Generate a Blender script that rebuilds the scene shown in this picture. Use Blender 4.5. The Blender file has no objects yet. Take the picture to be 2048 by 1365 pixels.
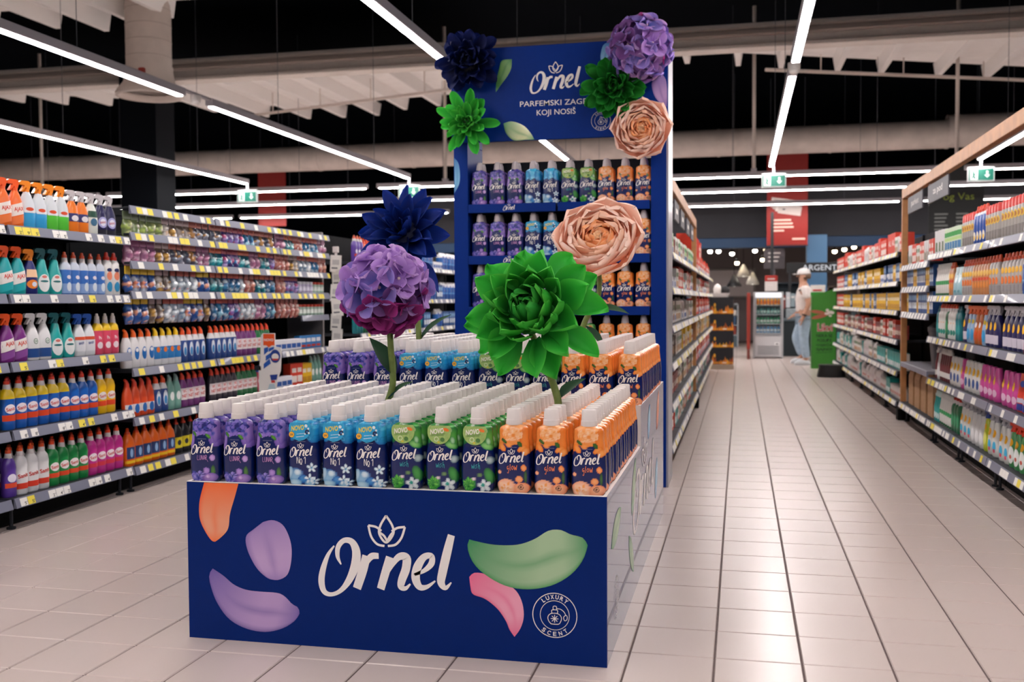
import bpy, bmesh, math, random
from mathutils import Vector, Matrix
random.seed(7)
sc = bpy.context.scene
COL = sc.collection
PI = math.pi

# ------------------------------------------------------------------ camera
CAM_H = 1.272
F_PX = 2033.5
yaw, pit, rol = -0.2210, 0.0401, -0.0055
_f = Vector((math.sin(yaw), math.cos(yaw), 0)); _r = Vector((math.cos(yaw), -math.sin(yaw), 0)); _u = Vector((0, 0, 1))
_f2 = _f*math.cos(pit) - _u*math.sin(pit); _u2 = _u*math.cos(pit) + _f*math.sin(pit)
_r3 = _r*math.cos(rol) + _u2*math.sin(rol); _u3 = -_r*math.sin(rol) + _u2*math.cos(rol)
cd = bpy.data.cameras.new('camera'); cam = bpy.data.objects.new('camera', cd); COL.objects.link(cam)
cd.sensor_width = 36.0; cd.lens = F_PX/2048*36.0; cd.clip_start = .05; cd.clip_end = 200
_m = Matrix((_r3, _u3, -_f2)).transposed().to_4x4(); _m.translation = (0, 0, CAM_H)
cam.matrix_world = _m
cd.dof.use_dof = True; cd.dof.focus_distance = 4.1; cd.dof.aperture_fstop = 3.2
sc.camera = cam

# ------------------------------------------------------------------ world, exposure
w = bpy.data.worlds.new('world'); sc.world = w; w.use_nodes = True
w.node_tree.nodes['Background'].inputs[0].default_value = (.62, .66, .75, 1)
w.node_tree.nodes['Background'].inputs[1].default_value = .10
vs = sc.view_settings
vs.view_transform = 'Standard'; vs.look = 'None'; vs.exposure = 0.0; vs.gamma = 1.0; vs.use_curve_mapping = False
LAMP = 70.0            # emission strength of the linear ceiling lamps

# ------------------------------------------------------------------ helpers
def lin(c):
    return c/12.92 if c <= .04045 else ((c+.055)/1.055)**2.4
def S(h):
    return tuple(lin(int(h[i:i+2], 16)/255) for i in (0, 2, 4))
def mixc(a, b, t):
    t = max(0., min(1., t)); return tuple(a[i]*(1-t)+b[i]*t for i in range(3))

_mats = {}
def mat(hexcol, rough=.45, metal=0., coat=0., var=.0, emis=0., trans=0., spec=.5, name=None, scale=30., alpha=1.):
    key = (hexcol, rough, metal, coat, var, emis, trans, spec, scale, alpha)
    if key in _mats: return _mats[key]
    m = bpy.data.materials.new(name or 'mat_'+hexcol); m.use_nodes = True
    nt = m.node_tree; b = nt.nodes['Principled BSDF']
    c = S(hexcol)
    b.inputs['Base Color'].default_value = (*c, 1); b.inputs['Roughness'].default_value = rough
    b.inputs['Metallic'].default_value = metal; b.inputs['Coat Weight'].default_value = coat
    b.inputs['Specular IOR Level'].default_value = spec
    b.inputs['Transmission Weight'].default_value = trans
    b.inputs['Alpha'].default_value = alpha
    if var > 0:
        n = nt.nodes.new('ShaderNodeTexNoise'); n.inputs['Scale'].default_value = scale; n.inputs['Detail'].default_value = 5
        tc = nt.nodes.new('ShaderNodeTexCoord'); nt.links.new(tc.outputs['Object'], n.inputs['Vector'])
        r = nt.nodes.new('ShaderNodeValToRGB'); r.color_ramp.elements[0].position = .3; r.color_ramp.elements[1].position = .7
        r.color_ramp.elements[0].color = (*[max(0, x*(1-var)) for x in c], 1); r.color_ramp.elements[1].color = (*[min(1, x*(1+var)) for x in c], 1)
        nt.links.new(n.outputs['Fac'], r.inputs['Fac']); nt.links.new(r.outputs['Color'], b.inputs['Base Color'])
    if emis > 0:
        b.inputs['Emission Color'].default_value = (*c, 1); b.inputs['Emission Strength'].default_value = emis
    _mats[key] = m
    return m
def attr_mat(name, rough=.35, coat=0., subs=0., spec=.5):
    m = bpy.data.materials.new(name); m.use_nodes = True; nt = m.node_tree; b = nt.nodes['Principled BSDF']
    a = nt.nodes.new('ShaderNodeVertexColor'); a.layer_name = 'Col'
    nt.links.new(a.outputs['Color'], b.inputs['Base Color'])
    b.inputs['Roughness'].default_value = rough; b.inputs['Coat Weight'].default_value = coat; b.inputs['Specular IOR Level'].default_value = spec
    if subs > 0:
        t = nt.nodes.new('ShaderNodeBsdfTranslucent'); nt.links.new(a.outputs['Color'], t.inputs['Color'])
        mx = nt.nodes.new('ShaderNodeMixShader'); mx.inputs[0].default_value = subs
        o = nt.nodes['Material Output']; nt.links.new(b.outputs[0], mx.inputs[1]); nt.links.new(t.outputs[0], mx.inputs[2]); nt.links.new(mx.outputs[0], o.inputs['Surface'])
    return m

class MB:
    def __init__(s): s.v = []; s.f = []; s.mi = []; s.c = []
    def add(s, vs, fs, mi=0, cols=None):
        o = len(s.v); s.v += [tuple(p) for p in vs]
        s.f += [tuple(i+o for i in f) for f in fs]; s.mi += [mi]*len(fs)
        s.c += (list(cols) if cols else [(1, 1, 1)]*len(vs))
        return s
    def box(s, x0, x1, y0, y1, z0, z1, mi=0):
        return s.add([(x0,y0,z0),(x1,y0,z0),(x1,y1,z0),(x0,y1,z0),(x0,y0,z1),(x1,y0,z1),(x1,y1,z1),(x0,y1,z1)],
              [(0,3,2,1),(4,5,6,7),(0,1,5,4),(1,2,6,5),(2,3,7,6),(3,0,4,7)], mi)
    def bbox(s, x0, x1, y0, y1, z0, z1, b=.004, mi=0):       # bevelled box
        pts = []; b = min(b, (x1-x0)/3, (y1-y0)/3, (z1-z0)/3)
        for z, k in ((z0, b), (z0+b, 0), (z1-b, 0), (z1, b)):
            pts.append([(x0+k+b*0, y0+k, z), (x1-k, y0+k, z), (x1-k, y1-k, z), (x0+k, y1-k, z)])
        return s.loft(pts, mi)
    def loft(s, rings, mi=0, caps=True, cols=None, mis=None):
        n = len(rings[0]); vs = [p for r in rings for p in r]; fs = []; ml = []
        for a in range(len(rings)-1):
            for i in range(n):
                j = (i+1) % n; fs.append((a*n+i, a*n+j, (a+1)*n+j, (a+1)*n+i)); ml.append(mis[a] if mis else mi)
        if caps:
            fs.append(tuple(range(n-1, -1, -1))); ml.append(mis[0] if mis else mi)
            fs.append(tuple((len(rings)-1)*n+i for i in range(n))); ml.append(mis[-1] if mis else mi)
        o = len(s.v); s.v += [tuple(p) for p in vs]; s.f += [tuple(i+o for i in f) for f in fs]; s.mi += ml
        s.c += (list(cols) if cols else [(1, 1, 1)]*len(vs))
        return s
    def lathe(s, prof, n=16, mi=0, x=0, y=0, caps=True):       # prof [(z,r)]
        return s.loft([[(x+r*math.cos(2*PI*i/n), y+r*math.sin(2*PI*i/n), z) for i in range(n)] for z, r in prof], mi, caps)
    def tube(s, path, rad, n=8, mi=0, caps=True):
        rings = []; P = [Vector(p) for p in path]
        up = Vector((0, 0, 1))
        for i, p in enumerate(P):
            d = (P[min(i+1, len(P)-1)]-P[max(i-1, 0)]).normalized()
            a = d.cross(up)
            if a.length < .05: a = d.cross(Vector((1, 0, 0)))
            a.normalize(); b = a.cross(d)
            r = rad[i] if isinstance(rad, (list, tuple)) else rad
            rings.append([tuple(p+a*r*math.cos(2*PI*k/n)-b*r*math.sin(2*PI*k/n)) for k in range(n)])
        return s.loft(rings, mi, caps)
    def prism(s, poly, y0, y1, mi=0):                          # poly in (x,z), counter-clockwise seen from -y
        n = len(poly)
        return s.add([(x, y0, z) for x, z in poly]+[(x, y1, z) for x, z in poly],
             [tuple(range(n)), tuple(range(2*n-1, n-1, -1))]+[(i, n+i, n+(i+1) % n, (i+1) % n) for i in range(n)], mi)
    def mesh(s, name, mats, smooth=False, col=False, auto=None):
        me = bpy.data.meshes.new(name); me.from_pydata(s.v, [], s.f)
        for m in (mats if isinstance(mats, (list, tuple)) else [mats]): me.materials.append(m)
        me.polygons.foreach_set('material_index', s.mi)
        if smooth: me.polygons.foreach_set('use_smooth', [True]*len(s.f))
        if col:
            ca = me.color_attributes.new('Col', 'FLOAT_COLOR', 'POINT')
            ca.data.foreach_set('color', [x for c in s.c for x in (c[0], c[1], c[2], 1.)])
        if auto: me.set_sharp_from_angle(angle=math.radians(auto))
        me.update(); return me

def ob(name, me, parent=None, loc=None, rot=None, mtx=None, scale=None):
    o = bpy.data.objects.new(name, me); COL.objects.link(o)
    if parent: o.parent = parent
    if mtx is not None: o.matrix_local = mtx
    if loc is not None: o.location = loc
    if rot is not None: o.rotation_euler = rot
    if scale is not None: o.scale = scale if isinstance(scale, (tuple, list)) else (scale,)*3
    return o
def tag(o, label, cat, group=None):
    o['label'] = label; o['category'] = cat
    if group: o['group'] = group
    return o
def thing(name, label, cat, loc=(0, 0, 0), rotz=0., group=None):
    o = bpy.data.objects.new(name, None); COL.objects.link(o); o.empty_display_size = .05
    o.location = loc; o.rotation_euler = (0, 0, rotz)
    return tag(o, label, cat, group)
def struct(o): o['kind'] = 'structure'; return o
ORD = 'zeroth first second third fourth fifth sixth seventh eighth ninth tenth eleventh twelfth thirteenth fourteenth fifteenth sixteenth seventeenth eighteenth nineteenth twentieth'.split()
ORD += ['twenty-'+w_ for w_ in ORD[1:10]] + ['thirtieth'] + ['thirty-'+w_ for w_ in ORD[1:10]]

_txt = {}
def text2d(s, size=1., bold=0., shear=0., align='CENTER'):
    key = (s, bold, shear, align)
    if key not in _txt:
        cu = bpy.data.curves.new('t', 'FONT'); cu.body = s; cu.align_x = align; cu.align_y = 'CENTER'; cu.offset = bold; cu.shear = shear
        cu.resolution_u = 3
        o = bpy.data.objects.new('t', cu); COL.objects.link(o)
        dg = bpy.context.evaluated_depsgraph_get(); dg.update()
        me = bpy.data.meshes.new_from_object(o.evaluated_get(dg))
        _txt[key] = ([(v.co.x, v.co.y) for v in me.vertices], [tuple(p.vertices) for p in me.polygons])
        bpy.data.objects.remove(o); bpy.data.curves.remove(cu); bpy.data.meshes.remove(me)
    v, f = _txt[key]
    return [(x*size, y*size) for x, y in v], f
def fit_text(s, w, h=None, **k):
    v, f = text2d(s, 1., **k)
    x0 = min(p[0] for p in v); x1 = max(p[0] for p in v); y0 = min(p[1] for p in v); y1 = max(p[1] for p in v)
    sx = w/(x1-x0); sy = sx if h is None else h/(y1-y0)
    return [((p[0]-(x0+x1)/2)*sx, (p[1]-(y0+y1)/2)*sy) for p in v], f

def catmull(pts, n=7, closed=False):
    out = []; N = len(pts)
    for i in range(N-1):
        p1, p2 = pts[i], pts[i+1]
        p0 = pts[i-1] if i > 0 else (pts[-2] if closed else p1); p3 = pts[i+2] if i+2 < N else (pts[1] if closed else p2)
        for k in range(n):
            t = k/n
            out.append(tuple(.5*((2*b)+(c-a)*t+(2*a-5*b+4*c-d)*t*t+(3*b-a-3*c+d)*t**3) for a, b, c, d in zip(p0, p1, p2, p3)))
    out.append(tuple(pts[-1])); return out
def stroke(pts, n=7):           # pts (x,y,width) -> ribbon
    P = catmull(pts, n); vs = []; fs = []
    for i, p in enumerate(P):
        a = P[max(i-1, 0)]; b = P[min(i+1, len(P)-1)]
        dx, dy = b[0]-a[0], b[1]-a[1]; l = math.hypot(dx, dy) or 1; nx, ny = -dy/l, dx/l; h = p[2]/2
        vs += [(p[0]+nx*h, p[1]+ny*h), (p[0]-nx*h, p[1]-ny*h)]
    for i in range(len(P)-1): fs.append((2*i, 2*i+1, 2*i+3, 2*i+2))
    return vs, fs
def ring2d(cx, cy, r0, r1, n=40):
    vs = []; fs = []
    for i in range(n):
        c, s_ = math.cos(2*PI*i/n), math.sin(2*PI*i/n); vs += [(cx+r0*c, cy+r0*s_), (cx+r1*c, cy+r1*s_)]
    for i in range(n): j = (i+1) % n; fs.append((2*i, 2*i+1, 2*j+1, 2*j))
    return vs, fs
def disc2d(cx, cy, rx, ry=None, n=24, rot=0.):
    ry = ry or rx
    P = [(rx*math.cos(2*PI*i/n), ry*math.sin(2*PI*i/n)) for i in range(n)]; c, s_ = math.cos(rot), math.sin(rot)
    return [(cx+x*c-y*s_, cy+x*s_+y*c) for x, y in P], [tuple(range(n))]
LOGO = [
[(-0.384,0.184,0.011),(-0.432,0.115,0.027),(-0.471,0.009,0.043),(-0.483,-0.079,0.047),(-0.462,-0.147,0.039),(-0.407,-0.163,0.029),(-0.337,-0.130,0.032),(-0.273,-0.050,0.050),(-0.228,0.056,0.065),(-0.220,0.152,0.061),(-0.252,0.218,0.047),(-0.310,0.225,0.036),(-0.354,0.178,0.036),(-0.359,0.110,0.029),(-0.334,0.054,0.009)],
[(-0.144,0.125,0.061),(-0.174,0.016,0.065),(-0.218,-0.110,0.061)],
[(-0.190,-0.010,0.018),(-0.152,0.065,0.034),(-0.108,0.122,0.046),(-0.054,0.128,0.040)],
[(0.028,0.125,0.056),(-0.002,0.025,0.060),(-0.042,-0.104,0.056)],
[(-0.006,-0.019,0.018),(0.043,0.070,0.034),(0.098,0.131,0.048),(0.149,0.124,0.061),(0.145,0.050,0.061),(0.116,-0.028,0.057),(0.108,-0.077,0.047),(0.140,-0.089,0.029),(0.176,-0.056,0.011)],
[(0.205,0.011,0.018),(0.276,0.042,0.029),(0.329,0.094,0.043),(0.330,0.147,0.039),(0.277,0.137,0.047),(0.230,0.067,0.061),(0.215,-0.013,0.061),(0.243,-0.072,0.047),(0.296,-0.069,0.029),(0.356,-0.025,0.011)],
[(0.474,0.299,0.050),(0.442,0.176,0.061),(0.409,0.039,0.061),(0.398,-0.033,0.054),(0.429,-0.069,0.032),(0.471,-0.029,0.009)]]
LOTUS = [
[(0.004,0.394),(-0.038,0.324),(-0.047,0.263),(0.002,0.206),(0.055,0.268),(0.048,0.327),(0.004,0.394)],
[(-0.127,0.320),(-0.107,0.243),(-0.064,0.192),(-0.010,0.181)],[(-0.127,0.320),(-0.072,0.312),(-0.031,0.286)],
[(0.141,0.321),(0.115,0.245),(0.072,0.195),(0.015,0.182)],[(0.141,0.321),(0.087,0.312),(0.044,0.286)],
[(-0.047,0.275),(-0.013,0.253),(0.011,0.216)],[(0.055,0.280),(0.033,0.255),(0.011,0.216)]]
def logo2d(n=7):
    L = [stroke(s_, n) for s_ in LOGO]
    for s_ in LOTUS: L.append(stroke([(x, y+.02, .016) for x, y in s_], n))
    return L
def flat_print(name, layers, mats, frame, parent, eps=.0008, step=.00012):
    """layers: [(verts2d, faces, material_index)]; frame(u,v,d)->xyz"""
    mb = MB()
    for i, (v, f, mi) in enumerate(layers): mb.add([frame(x, y, eps+i*step) for x, y in v], f, mi)
    return ob(name, mb.mesh(name, mats), parent)

# ------------------------------------------------------------------ palette
GROUT = mat('5a4a48', .8, var=.2); NAVY = mat('00236a', .38, coat=.0, var=.03, spec=.12); WHITE = mat('f2ece8', .4); PRINT_WHITE = mat('efe9e6', .45)
DARK = mat('0e1116', .6, var=.2, spec=.15); SHELFGREY = mat('26292f', .55, var=.1, spec=.2); RAIL = mat('777a8c', .4, coat=.1); TAGW = mat('efece6', .5); TAGY = mat('f0dc4a', .5); BLACK = mat('050608', .7, spec=.1)
INK = mat('26262a', .6); WOOD = mat('b27a4a', .45, var=.18, scale=9); STEEL = mat('b9bcc2', .25, metal=.9); CEILB = mat('04070c', .9, var=.3, spec=.03); DUCT = mat('c4b8b0', .6, var=.12, scale=3); BEAMW = mat('dcd3cb', .65, var=.04)
PRINT = attr_mat('printed_art', .3, coat=.15)
PETAL = attr_mat('flower_petal', .6, subs=.22, spec=.25)
BOTTLE = attr_mat('printed_bottle_sleeve', .24, coat=.25)
CAP = mat('e0d8d5', .38, var=.02)
# ================================================================== SETTING
T = .3
def tile_x(i): return (i-2.2843)*T
def tile_y(j): return (j+12.0819)*T
def project(X, Y, Z):
    d = Vector((X, Y, Z-CAM_H)); z = d.dot(_f2)
    if z < .1: return None
    return 1024+F_PX*d.dot(_r3)/z, 682.5-F_PX*d.dot(_u3)/z, z
# floor ---------------------------------------------------------------
floor = struct(ob('floor', MB().box(-26, 14, -8, 40, -.08, -.004).mesh('floor', GROUT)))
floor['label'] = 'pinkish cream ceramic tile floor of the supermarket'
def tile_mat(hexc, nm):
    m = bpy.data.materials.new(nm); m.use_nodes = True; nt = m.node_tree; b = nt.nodes['Principled BSDF']
    g = nt.nodes.new('ShaderNodeNewGeometry'); n = nt.nodes.new('ShaderNodeTexNoise'); n.inputs['Scale'].default_value = 1.3; n.inputs['Detail'].default_value = 6
    nt.links.new(g.outputs['Position'], n.inputs['Vector'])
    r = nt.nodes.new('ShaderNodeValToRGB'); c = S(hexc)
    r.color_ramp.elements[0].position = .2; r.color_ramp.elements[1].position = .8
    r.color_ramp.elements[0].color = (*[x*.985 for x in c], 1); r.color_ramp.elements[1].color = (*[min(1, x*1.015) for x in c], 1)
    nt.links.new(n.outputs['Fac'], r.inputs['Fac']); nt.links.new(r.outputs['Color'], b.inputs['Base Color'])
    n2 = nt.nodes.new('ShaderNodeTexNoise'); n2.inputs['Scale'].default_value = 5; nt.links.new(g.outputs['Position'], n2.inputs['Vector'])
    mr = nt.nodes.new('ShaderNodeMapRange'); mr.inputs['To Min'].default_value = .25; mr.inputs['To Max'].default_value = .28
    nt.links.new(n2.outputs['Fac'], mr.inputs['Value']); nt.links.new(mr.outputs['Result'], b.inputs['Roughness'])
    return m
TILE = tile_mat('c9bab4', 'glazed_tile')
def tile_faces(mb, x, y, g=.0032, b=.003):
    x0, x1, y0, y1 = x+g, x+T-g, y+g, y+T-g
    mb.add([(x0,y0,-.004),(x1,y0,-.004),(x1,y1,-.004),(x0,y1,-.004),(x0+b,y0+b,0),(x1-b,y0+b,0),(x1-b,y1-b,0),(x0+b,y1-b,0)],
           [(4,5,6,7),(0,1,5,4),(1,2,6,5),(2,3,7,6),(3,0,4,7)])
one = MB(); tile_faces(one, 0, 0); tile_me = one.mesh('tile', TILE)
cand = []; rest = MB()
for i in range(-70, 34):
    for j in range(-38, 88):
        x, y = tile_x(i), tile_y(j)
        if x < -20 or x > 12 or y > 33: continue
        p = project(x+T/2, y+T/2, 0)
        vis = p and -60 < p[0] < 2108 and p[1] < 1420 and not (-2.0 < x and x+T < -.46 and 3.46 < y and y+T < 7.2) and x > -4.3 and x+T < 1.95
        cand.append((p[2] if vis else 999, i, j))
cand.sort()
for k, (d, i, j) in enumerate(cand):
    if k < 300 and d < 900: ob('tile', tile_me, floor, (tile_x(i), tile_y(j), 0))
    else: tile_faces(rest, tile_x(i), tile_y(j))
t_ = ob('tile_field', rest.mesh('tile_field', TILE), floor); t_['kind'] = 'stuff'

# ceiling and far walls ---------------------------------------------------
c_ = struct(ob('ceiling', MB().box(-26, 14, -8, 34, 6.6, 6.8).mesh('ceiling', CEILB))); c_['label'] = 'black painted ceiling high above the aisles'
WALLM = mat('070b11', .9, var=.2, scale=2, spec=.03)
o = struct(ob('wall_back', MB().box(-26, -2.2, 33, 33.3, 0, 6.6).box(3.4, 14, 33, 33.3, 0, 6.6).box(-2.2, 3.4, 33, 33.3, 2.9, 6.6).mesh('wall_back', WALLM))); o['label'] = 'dark wall far behind the checkouts'
o = struct(ob('wall_left', MB().box(-26.2, -26, -8, 34, 0, 6.6).mesh('wall_left', WALLM))); o['label'] = 'dark side wall far left'
o = struct(ob('wall_right', MB().box(14, 14.2, -8, 34, 0, 6.6).mesh('wall_right', WALLM))); o['label'] = 'dark side wall far right'

# roof deck with ribs -------------------------------------------------
deck = thing('roof_deck', 'white painted ribbed roof deck between the dark ceiling bands', 'roof deck', (0, 0, 5.5))
DECK = mat('f4f1ee', .7, var=.03, scale=4); RIB = mat('f6f3f0', .65)
def deck_part(x0, x1, y0, y1):
    ob('deck_sheet', MB().add([(x0, y0, .03), (x1, y0, .03), (x1, y1[1], .03), (x0, y1[0], .03), (x0, y0, .07), (x1, y0, .07), (x1, y1[1], .07), (x0, y1[0], .07)],
        [(0,3,2,1),(4,5,6,7),(0,1,5,4),(1,2,6,5),(2,3,7,6),(3,0,4,7)]).mesh('deck_sheet', DECK), deck)
def rib_me(y0, y1):
    return MB().add([(-.05,y0,-.22),(.05,y0,-.22),(.04,y1,-.20),(-.04,y1,-.20),(-.09,y0,.05),(.09,y0,.05),(.08,y1,.05),(-.08,y1,.05)],
        [(0,3,2,1),(4,5,6,7),(0,1,5,4),(1,2,6,5),(2,3,7,6),(3,0,4,7)]).mesh('rib', RIB)
deck_part(-15, -9.5, 17, (17.8, 20.9)); deck_part(-9.5, -5.2, 16.9, (20.9, 20.3)); deck_part(-1.6, 6.5, 16.7, (17.5, 21.2)); deck_part(-14, -6.6, 9.5, (12.9, 13.2))
for x, y1 in ((-14.1, 18.0), (-13.4, 18.4), (-12.6, 18.7), (-11.7, 19.2), (-10.9, 19.9), (-10.1, 20.7), (-9.3, 21.1), (-8.5, 21.15), (-7.7, 21.1), (-6.9, 20.6), (-6.1, 20.4),
              (-1.2, 17.6), (-.9, 17.8), (-.05, 18.2), (.68, 18.6), (1.67, 19.1), (2.45, 19.5), (3.5, 20), (4.4, 20.4), (5.3, 20.8)):
    ob('rib', rib_me(16.95, y1), deck, (x, 0, 0))
for x, y1 in ((-10.6, 13.0), (-9.8, 13.3), (-9.2, 13.6), (-8.55, 13.4), (-7.9, 13.2)): ob('rib', rib_me(9.6, y1), deck, (x, 0, 0))
b_ = thing('roof_beam', 'long white roof beam crossing above all aisles', 'beam', (0, 16.4, 0))
ob('flange', MB().bbox(-16, 7, -.16, .16, 5.14, 5.20, .01).mesh('flange', BEAMW), b_); ob('web', MB().bbox(-16, 7, -.05, .05, 5.20, 5.46, .01).mesh('web', BEAMW), b_)
ob('flange', MB().bbox(-16, 7, -.16, .16, 5.46, 5.52, .01).mesh('flange', BEAMW), b_); ob('cable_tray', MB().bbox(-16, 7, -.34, -.2, 5.3, 5.38, .01).mesh('cable_tray', mat('8b8079', .6)), b_)
for k, (x0, x1, y0, y1, z, lab) in enumerate(((-9.9, -4.8, 19.2, 17.6, 5.05, 'thin white sprinkler pipe under the left roof deck'), (.4, 6.6, 17.9, 20.6, 5.15, 'thin white sprinkler pipe under the right roof deck'))):
    p_ = thing('sprinkler_pipe', lab, 'pipe'); ob('pipe', MB().tube([(x0, y0, z), (x1, y1, z)], .03).mesh('pipe', BEAMW), p_)
    for q in range(4):
        t = .15+.23*q; ob('hanger', MB().tube([(x0+(x1-x0)*t, y0+(y1-y0)*t, z), (x0+(x1-x0)*t, y0+(y1-y0)*t, 5.45)], .012, 6).mesh('hanger', BEAMW), p_)
# air duct along the back ------------------------------------------------
d_ = thing('air_duct', 'long round beige air duct running across the back of the hall', 'duct', (0, 24, 4.86))
x = -25.
k = 0
while x < 11.2:
    x2 = x+2.45; r = .31 if x < 2.0 else .36; dz = 0 if x < 2.0 else .06
    ob('duct_section', MB().tube([(x, 0, dz), (x2, 0, dz)], r, 20, caps=False).mesh('duct_section', DUCT, True), d_)
    ob('collar', MB().tube([(x2-.03, 0, dz), (x2+.03, 0, dz)], r+.012, 20).mesh('collar', DUCT, False), d_)
    x = x2
# vertical duct and column
d_ = thing('supply_duct', 'vertical round white supply duct with flared mouth at upper left', 'duct', (-8.14, 13, 4.2))
ob('pipe', MB().lathe([(.35, .31), (1.0, .31), (2.6, .31)], 28, caps=False).mesh('pipe', mat('c4b8af', .6, var=.06, scale=6), True), d_)
ob('flare', MB().lathe([(.38, .325), (.30, .325), (.16, .35), (.05, .43), (0, .46), (-.03, .46), (-.03, .40), (.05, .36)], 28, caps=False).mesh('flare', mat('c4b8af', .6), True), d_)
for q in range(9): ob('seam_ring', MB().lathe([(.5+q*.22, .309), (.505+q*.22, .314), (.515+q*.22, .314), (.52+q*.22, .309)], 28, caps=False).mesh('seam_ring', mat('b5a99f', .6), True), d_)
ob('damper_handle', MB().bbox(.06, .14, -.36, -.31, .12, .3, .01).mesh('damper_handle', mat('8c2a20', .5)), d_)
c_ = thing('column', 'dark navy steel column behind the left shelving', 'column', (-10.26, 16.3, 0))
ob('shaft', MB().bbox(-.35, .35, -.3, .3, 0, 5.3, .02).mesh('shaft', mat('0a0e14', .7, spec=.1)), c_); ob('capital', MB().bbox(-.42, .42, -.36, .36, 5.3, 5.5, .02).mesh('capital', mat('0a0e14', .7, spec=.1)), c_)

# ---- linear lamps ---------------------------------------------------------
def emis_mat(name, col, strength):
    m = bpy.data.materials.new(name); m.use_nodes = True; nt = m.node_tree; nt.nodes.remove(nt.nodes['Principled BSDF'])
    e = nt.nodes.new('ShaderNodeEmission'); e.inputs[0].default_value = (*col, 1); e.inputs[1].default_value = strength
    nt.links.new(e.outputs[0], nt.nodes['Material Output'].inputs[0]); return m
TUBE = emis_mat('lamp_diffuser', (1., .925, .90), LAMP)
HOUS = mat('b4b1b8', .5)
def lamp(p0, p1, label, group, wires=True, hw=.045):
    p0, p1 = Vector(p0), Vector(p1); L = (p1-p0).length; d = (p1-p0)/L
    t = thing('linear_lamp', label, 'ceiling lamp', p0, math.atan2(d.y, d.x), group)
    ob('housing', MB().bbox(0, L, -hw, hw, .0, .085, .006).mesh('housing', HOUS), t)
    ob('diffuser', MB().bbox(.05, L-.05, -hw*.75, hw*.75, -.012, .0, .003).mesh('diffuser', TUBE), t)
    if wires:
        n = max(2, int(L/2.4))
        for k in range(n):
            x = L*(k+.5)/n; ob('suspension_wire', MB().tube([(x, 0, .08), (x, 0, 6.595-p0.z)], .004, 5).mesh('suspension_wire', mat('5a5d63', .5)), t)
    return t
ROWS = {-9.1: 'far left', -5.9: 'left', -2.70: 'central', .5: 'right aisle', 3.75: 'far right'}
for x, nm in ROWS.items():
    lamp((x, 10.62, 3.5), (x, 17.75, 3.5), f'far section of the {nm} row linear ceiling lamp running away', 'aisle lamps')
    lamp((x, 2.9, 3.5), (x, 10.05, 3.5), f'near section of the {nm} row linear ceiling lamp overhead', 'aisle lamps')
    lamp((x, -5.5, 3.5), (x, 2.4, 3.5), f'section of the {nm} row linear ceiling lamp behind the viewpoint', 'aisle lamps', False)
    s_ = thing('motion_sensor', f'small white motion sensor in the gap of the {nm} lamp row', 'sensor', (x, 10.33, 3.5))
    ob('base', MB().lathe([(0, .06), (.06, .06)], 14).mesh('base', WHITE), s_); ob('dome', MB().lathe([(-.05, .02), (-.035, .045), (0, .055)], 14).mesh('dome', WHITE, True), s_)
    ob('bracket', MB().bbox(-.03, .03, -.3, .3, .06, .085, .004).mesh('bracket', HOUS), s_)
for y, nm in ((19.1, 'nearest'), (21.7, 'middle'), (24.9, 'farthest')):
    for x0, x1, side in ((-18, -13.2, 'outer left'), (-13., -7.2, 'left'), (-7., -1.6, 'centre'), (-1.4, 3.6, 'right'), (3.8, 9.4, 'outer right')):
        lamp((x0, y, 3.5), (x1, y, 3.5), f'{side} piece of the {nm} cross row of linear lamps', 'cross lamps')
for x, nm in ((-14.55, 'far left'), (-5.6, 'left centre'), (.23, 'right aisle'), (3.67, 'far right')):
    t = thing('suspension_pole', f'thin white pole holding the cross lamps, {nm}', 'pole', (x, 19.1, 3.56))
    ob('tube', MB().tube([(0, 0, .04), (0, 0, 3.0)], .032, 8).mesh('tube', BEAMW), t); ob('foot_clamp', MB().bbox(-.05, .05, -.06, .06, .03, .08, .005).mesh('foot_clamp', HOUS), t)
# exit signs
SIGNG = mat('0b6a58', .4, emis=.03)
for x, nm in ((-9.1, 'far left'), (-5.9, 'left'), (.52, 'right aisle'), (3.75, 'far right')):
    t = thing('exit_sign', f'green emergency exit sign hanging at the end of the {nm} lamp row', 'exit sign', (x+.02, 17.70, 3.14))
    ob('casing', MB().bbox(-.2, .2, 0, .05, 0, .24, .008).mesh('casing', mat('c9d2d2', .4)), t)
    ob('hanger', MB().bbox(-.02, .02, .01, .04, .24, .4, .003).mesh('hanger', HOUS), t)
    pn = ob('panel', MB().bbox(-.185, .185, -.006, 0, .02, .2, .002).mesh('panel', SIGNG), t)
    fr = lambda u, v, d: (u, -.006-d, v)
    arrow = [(.045, .11), (.09, .06), (.135, .11), (.105, .105), (.105, .17), (.075, .17), (.075, .105)]
    man_ = [(-.13, .16), (-.105, .16), (-.10, .13), (-.07, .12), (-.09, .105), (-.10, .09), (-.08, .06), (-.10, .035), (-.115, .07), (-.14, .045), (-.15, .06), (-.125, .09)]
    flat_print('pictogram', [([(-.165, .03), (-.05, .03), (-.05, .19), (-.165, .19)], [(0, 1, 2, 3)], 0), (arrow, [(0, 1, 6), (1, 2, 3), (1, 3, 6), (3, 4, 5, 6)], 0), (man_, [tuple(range(12))], 1), (*disc2d(-.115, .172, .012, n=10), 1)], [mat('dfe9e6', .4, emis=.05), SIGNG], fr, pn)
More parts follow.
